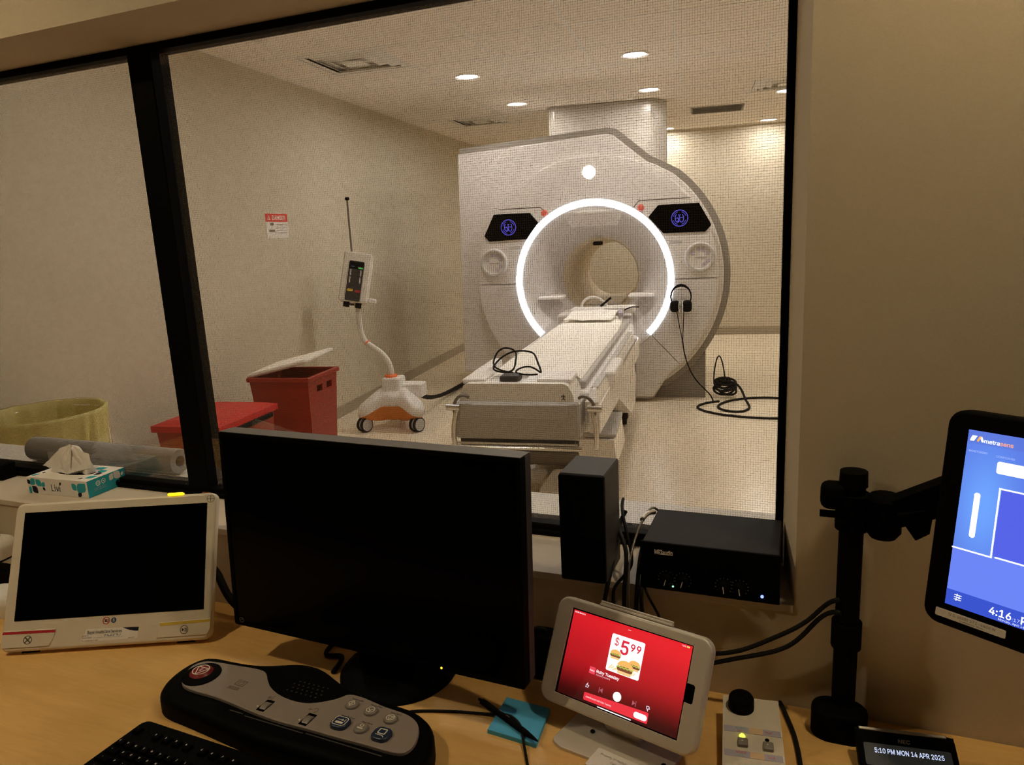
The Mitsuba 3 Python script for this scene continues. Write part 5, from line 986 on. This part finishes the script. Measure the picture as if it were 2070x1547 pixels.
al = put(V_, 'asset_label', flat(rrect(.088, .0115, .0015, 3, .0335, -.2645), 0, .0005), PAPER, xf=VX, label='white asset label'); put(al, 'print', [moved(text('U.S. (888) 571-4406 N', .0040, .0002, width=.058), shift(.036, -.2630)), moved(text('support line', .0022, .0002, width=.03), shift(.036, -.2675))], INKG, xf=VX @ shift(0, 0, .0005))
# cables from the pole to the left, along the wall
for lb_, pts in (('upper of two black cables sagging along the wall from the pole', [(.068, 1.205, .985), (.053, 1.215, .972), (.027, 1.22, .938), (-.035, 1.22, .888), (-.083, 1.22, .858), (-.129, 1.22, .842), (-.20, 1.21, .85)]),
                 ('lower of two black cables sagging along the wall from the pole', [(.070, 1.200, .965), (.051, 1.215, .952), (.0, 1.22, .886), (-.045, 1.22, .858), (-.083, 1.22, .843), (-.129, 1.22, .824), (-.20, 1.21, .80)])):
    k = thing('pole_cable', lb_, 'cable'); put(k, None, tube(pts, .0040, 8), RUBBER, smooth=True)
# desk phone
H_ = thing('desk_phone', 'black desk telephone with a lit date display in the lower right corner', 'telephone')
HX_ = frame((.167, 1.166, DESK+.050), (.993, .115, 0), (-.10, .86, .50), (0, -.5, .86)); HX_[:3, 1] -= HX_[:3, 0]*(HX_[:3, 0] @ HX_[:3, 1]); HX_[:3, 1] /= np.linalg.norm(HX_[:3, 1]); HX_[:3, 2] = np.cross(HX_[:3, 0], HX_[:3, 1])
put(H_, 'housing', trimesh.convex.convex_hull([tuple((HX_ @ np.array([x, y, z, 1]))[:3]) for x in (-.071, .071) for y, z in ((0, 0), (0, -.012), (-.075, 0))]+[(.167+x*.993, 1.148+x*.115, DESK+.0003) for x in (-.065, .065)]+[(.18+x*.993, 1.083+x*.115, DESK+.0003) for x in (-.065, .065)]), BLACK)
put(H_, 'display_frame', bevelled(rrect(.142, .062, .010, 4, 0, -.031), -.001, .004, .002), BLACKM, xf=HX_, smooth=30)
put(H_, 'top_strip', cbx(-.066, .060, -.0045, .0005, .002, .006, .0008), STEEL, xf=HX_)
put(H_, 'maker_name', moved(text('NEC', .0055, .0003, bold=True, width=.017), shift(-.002, -.0165, .004)), INKG, xf=HX_)
ds = put(H_, 'display', flat(rrect(.124, .034, .003, 3, 0, -.041), .004, .0046), DARK, emit=glow((.010, .011, .010)), xf=HX_, label='dark display')
put(ds, 'date_text', moved(text('5:10 PM MON 14 APR 2025', .0072, .0003, bold=True, width=.098), shift(.002, -.0345, .0046)), DARK, emit=glow((.62, .72, 1.0)), xf=HX_, label='lit bluish white digits')
# power adapter between the monitor and the tablet
k = thing('power_adapter', 'black power adapter with a cord behind the tablet, by the monitor edge', 'power adapter')
put(k, 'brick', rbx(-.475, -.432, 1.19, 1.235, DESK+.001, DESK+.095, .008), BLACKM, smooth=30)
put(k, 'cord', tube([(-.448, 1.21, DESK+.09), (-.45, 1.205, DESK+.105), (-.47, 1.20, DESK+.103), (-.49, 1.20, DESK+.085), (-.51, 1.205, DESK+.05), (-.53, 1.21, DESK+.005)], .004, 8), RUBBER, smooth=True)
# things behind the injector display at the left picture edge
q0, q1 = at(0, 1146, z=DESK), at(34, 1134, z=DESK)
k = thing('handheld_scanner', 'white handheld device with a dark blue cover at the left picture edge, behind the display', 'handheld device')
o = rrect(.26, .10, .035, 7)
WX = frame((q0[0]-.030, 1.185, DESK), (.985, .17, 0), (-.17, .985, 0), (0, 0, 1))
put(k, 'lower_shell', bevelled(o, .0, .052, .014, bottom=True), WHITEP, xf=WX, smooth=30); put(k, 'seam', bevelled(o*.985, .051, .056, .001), BLACK, xf=WX, smooth=30); put(k, 'upper_shell', bevelled(o, .056, .108, .026, 4), WHITEP, xf=WX, smooth=30)
put(k, 'cover', moved(bevelled(rrect(.17, .054, .022, 6), .106, .110, .002), shift(.012, 0, 0)), NAVYB, xf=WX, smooth=30, label='dark blue cover')
put(k, 'cover_mark', moved(flat(rrect(.02, .006, .002, 2), .110, .1104), shift(.01, 0, 0)), LILAC, xf=WX)
r0 = at(0, 1252, z=DESK)
k = thing('charging_base', 'white charging base with a tiny green light at the left picture edge, beside the display', 'charger')
RX = frame((r0[0]-.030, 1.075, DESK), (.97, .24, 0), (-.24, .97, 0), (0, 0, 1))
put(k, 'shell', bevelled(rrect(.13, .10, .03, 7), .0003, .050, .02, 4), WHITEP, xf=RX, smooth=30)
put(k, 'power_light', moved(cyl((0, 0, 0), (0, 0, .001), .0022, 10), shift(.030, -.012, .0498)), DARK, emit=glow((.1, 2.0, .5)), xf=RX, label='tiny green light')
k = thing('black_bag', 'black soft pouch on the desk at the left picture edge, behind the charging base', 'pouch')
put(k, None, rbx(r0[0]-.20, r0[0]-.02, 1.135, 1.165, DESK, DESK+.07, .013), BLACKM, smooth=30)
# loops of cable by the monitor base and behind the injector display
k = thing('monitor_cable', 'black cable loop on the desk left of the monitor base', 'cable')
put(k, None, tube([(-.885, 1.235, DESK+.05), (-.895, 1.20, DESK+.02), (-.925, 1.16, DESK+.006), (-.915, 1.135, DESK+.005), (-.885, 1.14, DESK+.005), (-.868, 1.105, DESK+.005), (-.864, 1.085, DESK+.005)], .005, 8), RUBBER, smooth=True)
k = thing('display_cable', 'black cable bundle on the desk just behind the right edge of the injector display', 'cable')
put(k, None, tube([(-1.30, 1.21, .86), (-1.262, 1.205, .85), (-1.24, 1.20, .815), (-1.205, 1.20, .775), (-1.15, 1.21, DESK+.012), (-1.05, 1.22, DESK+.010)], .009, 8), RUBBER, smooth=True)
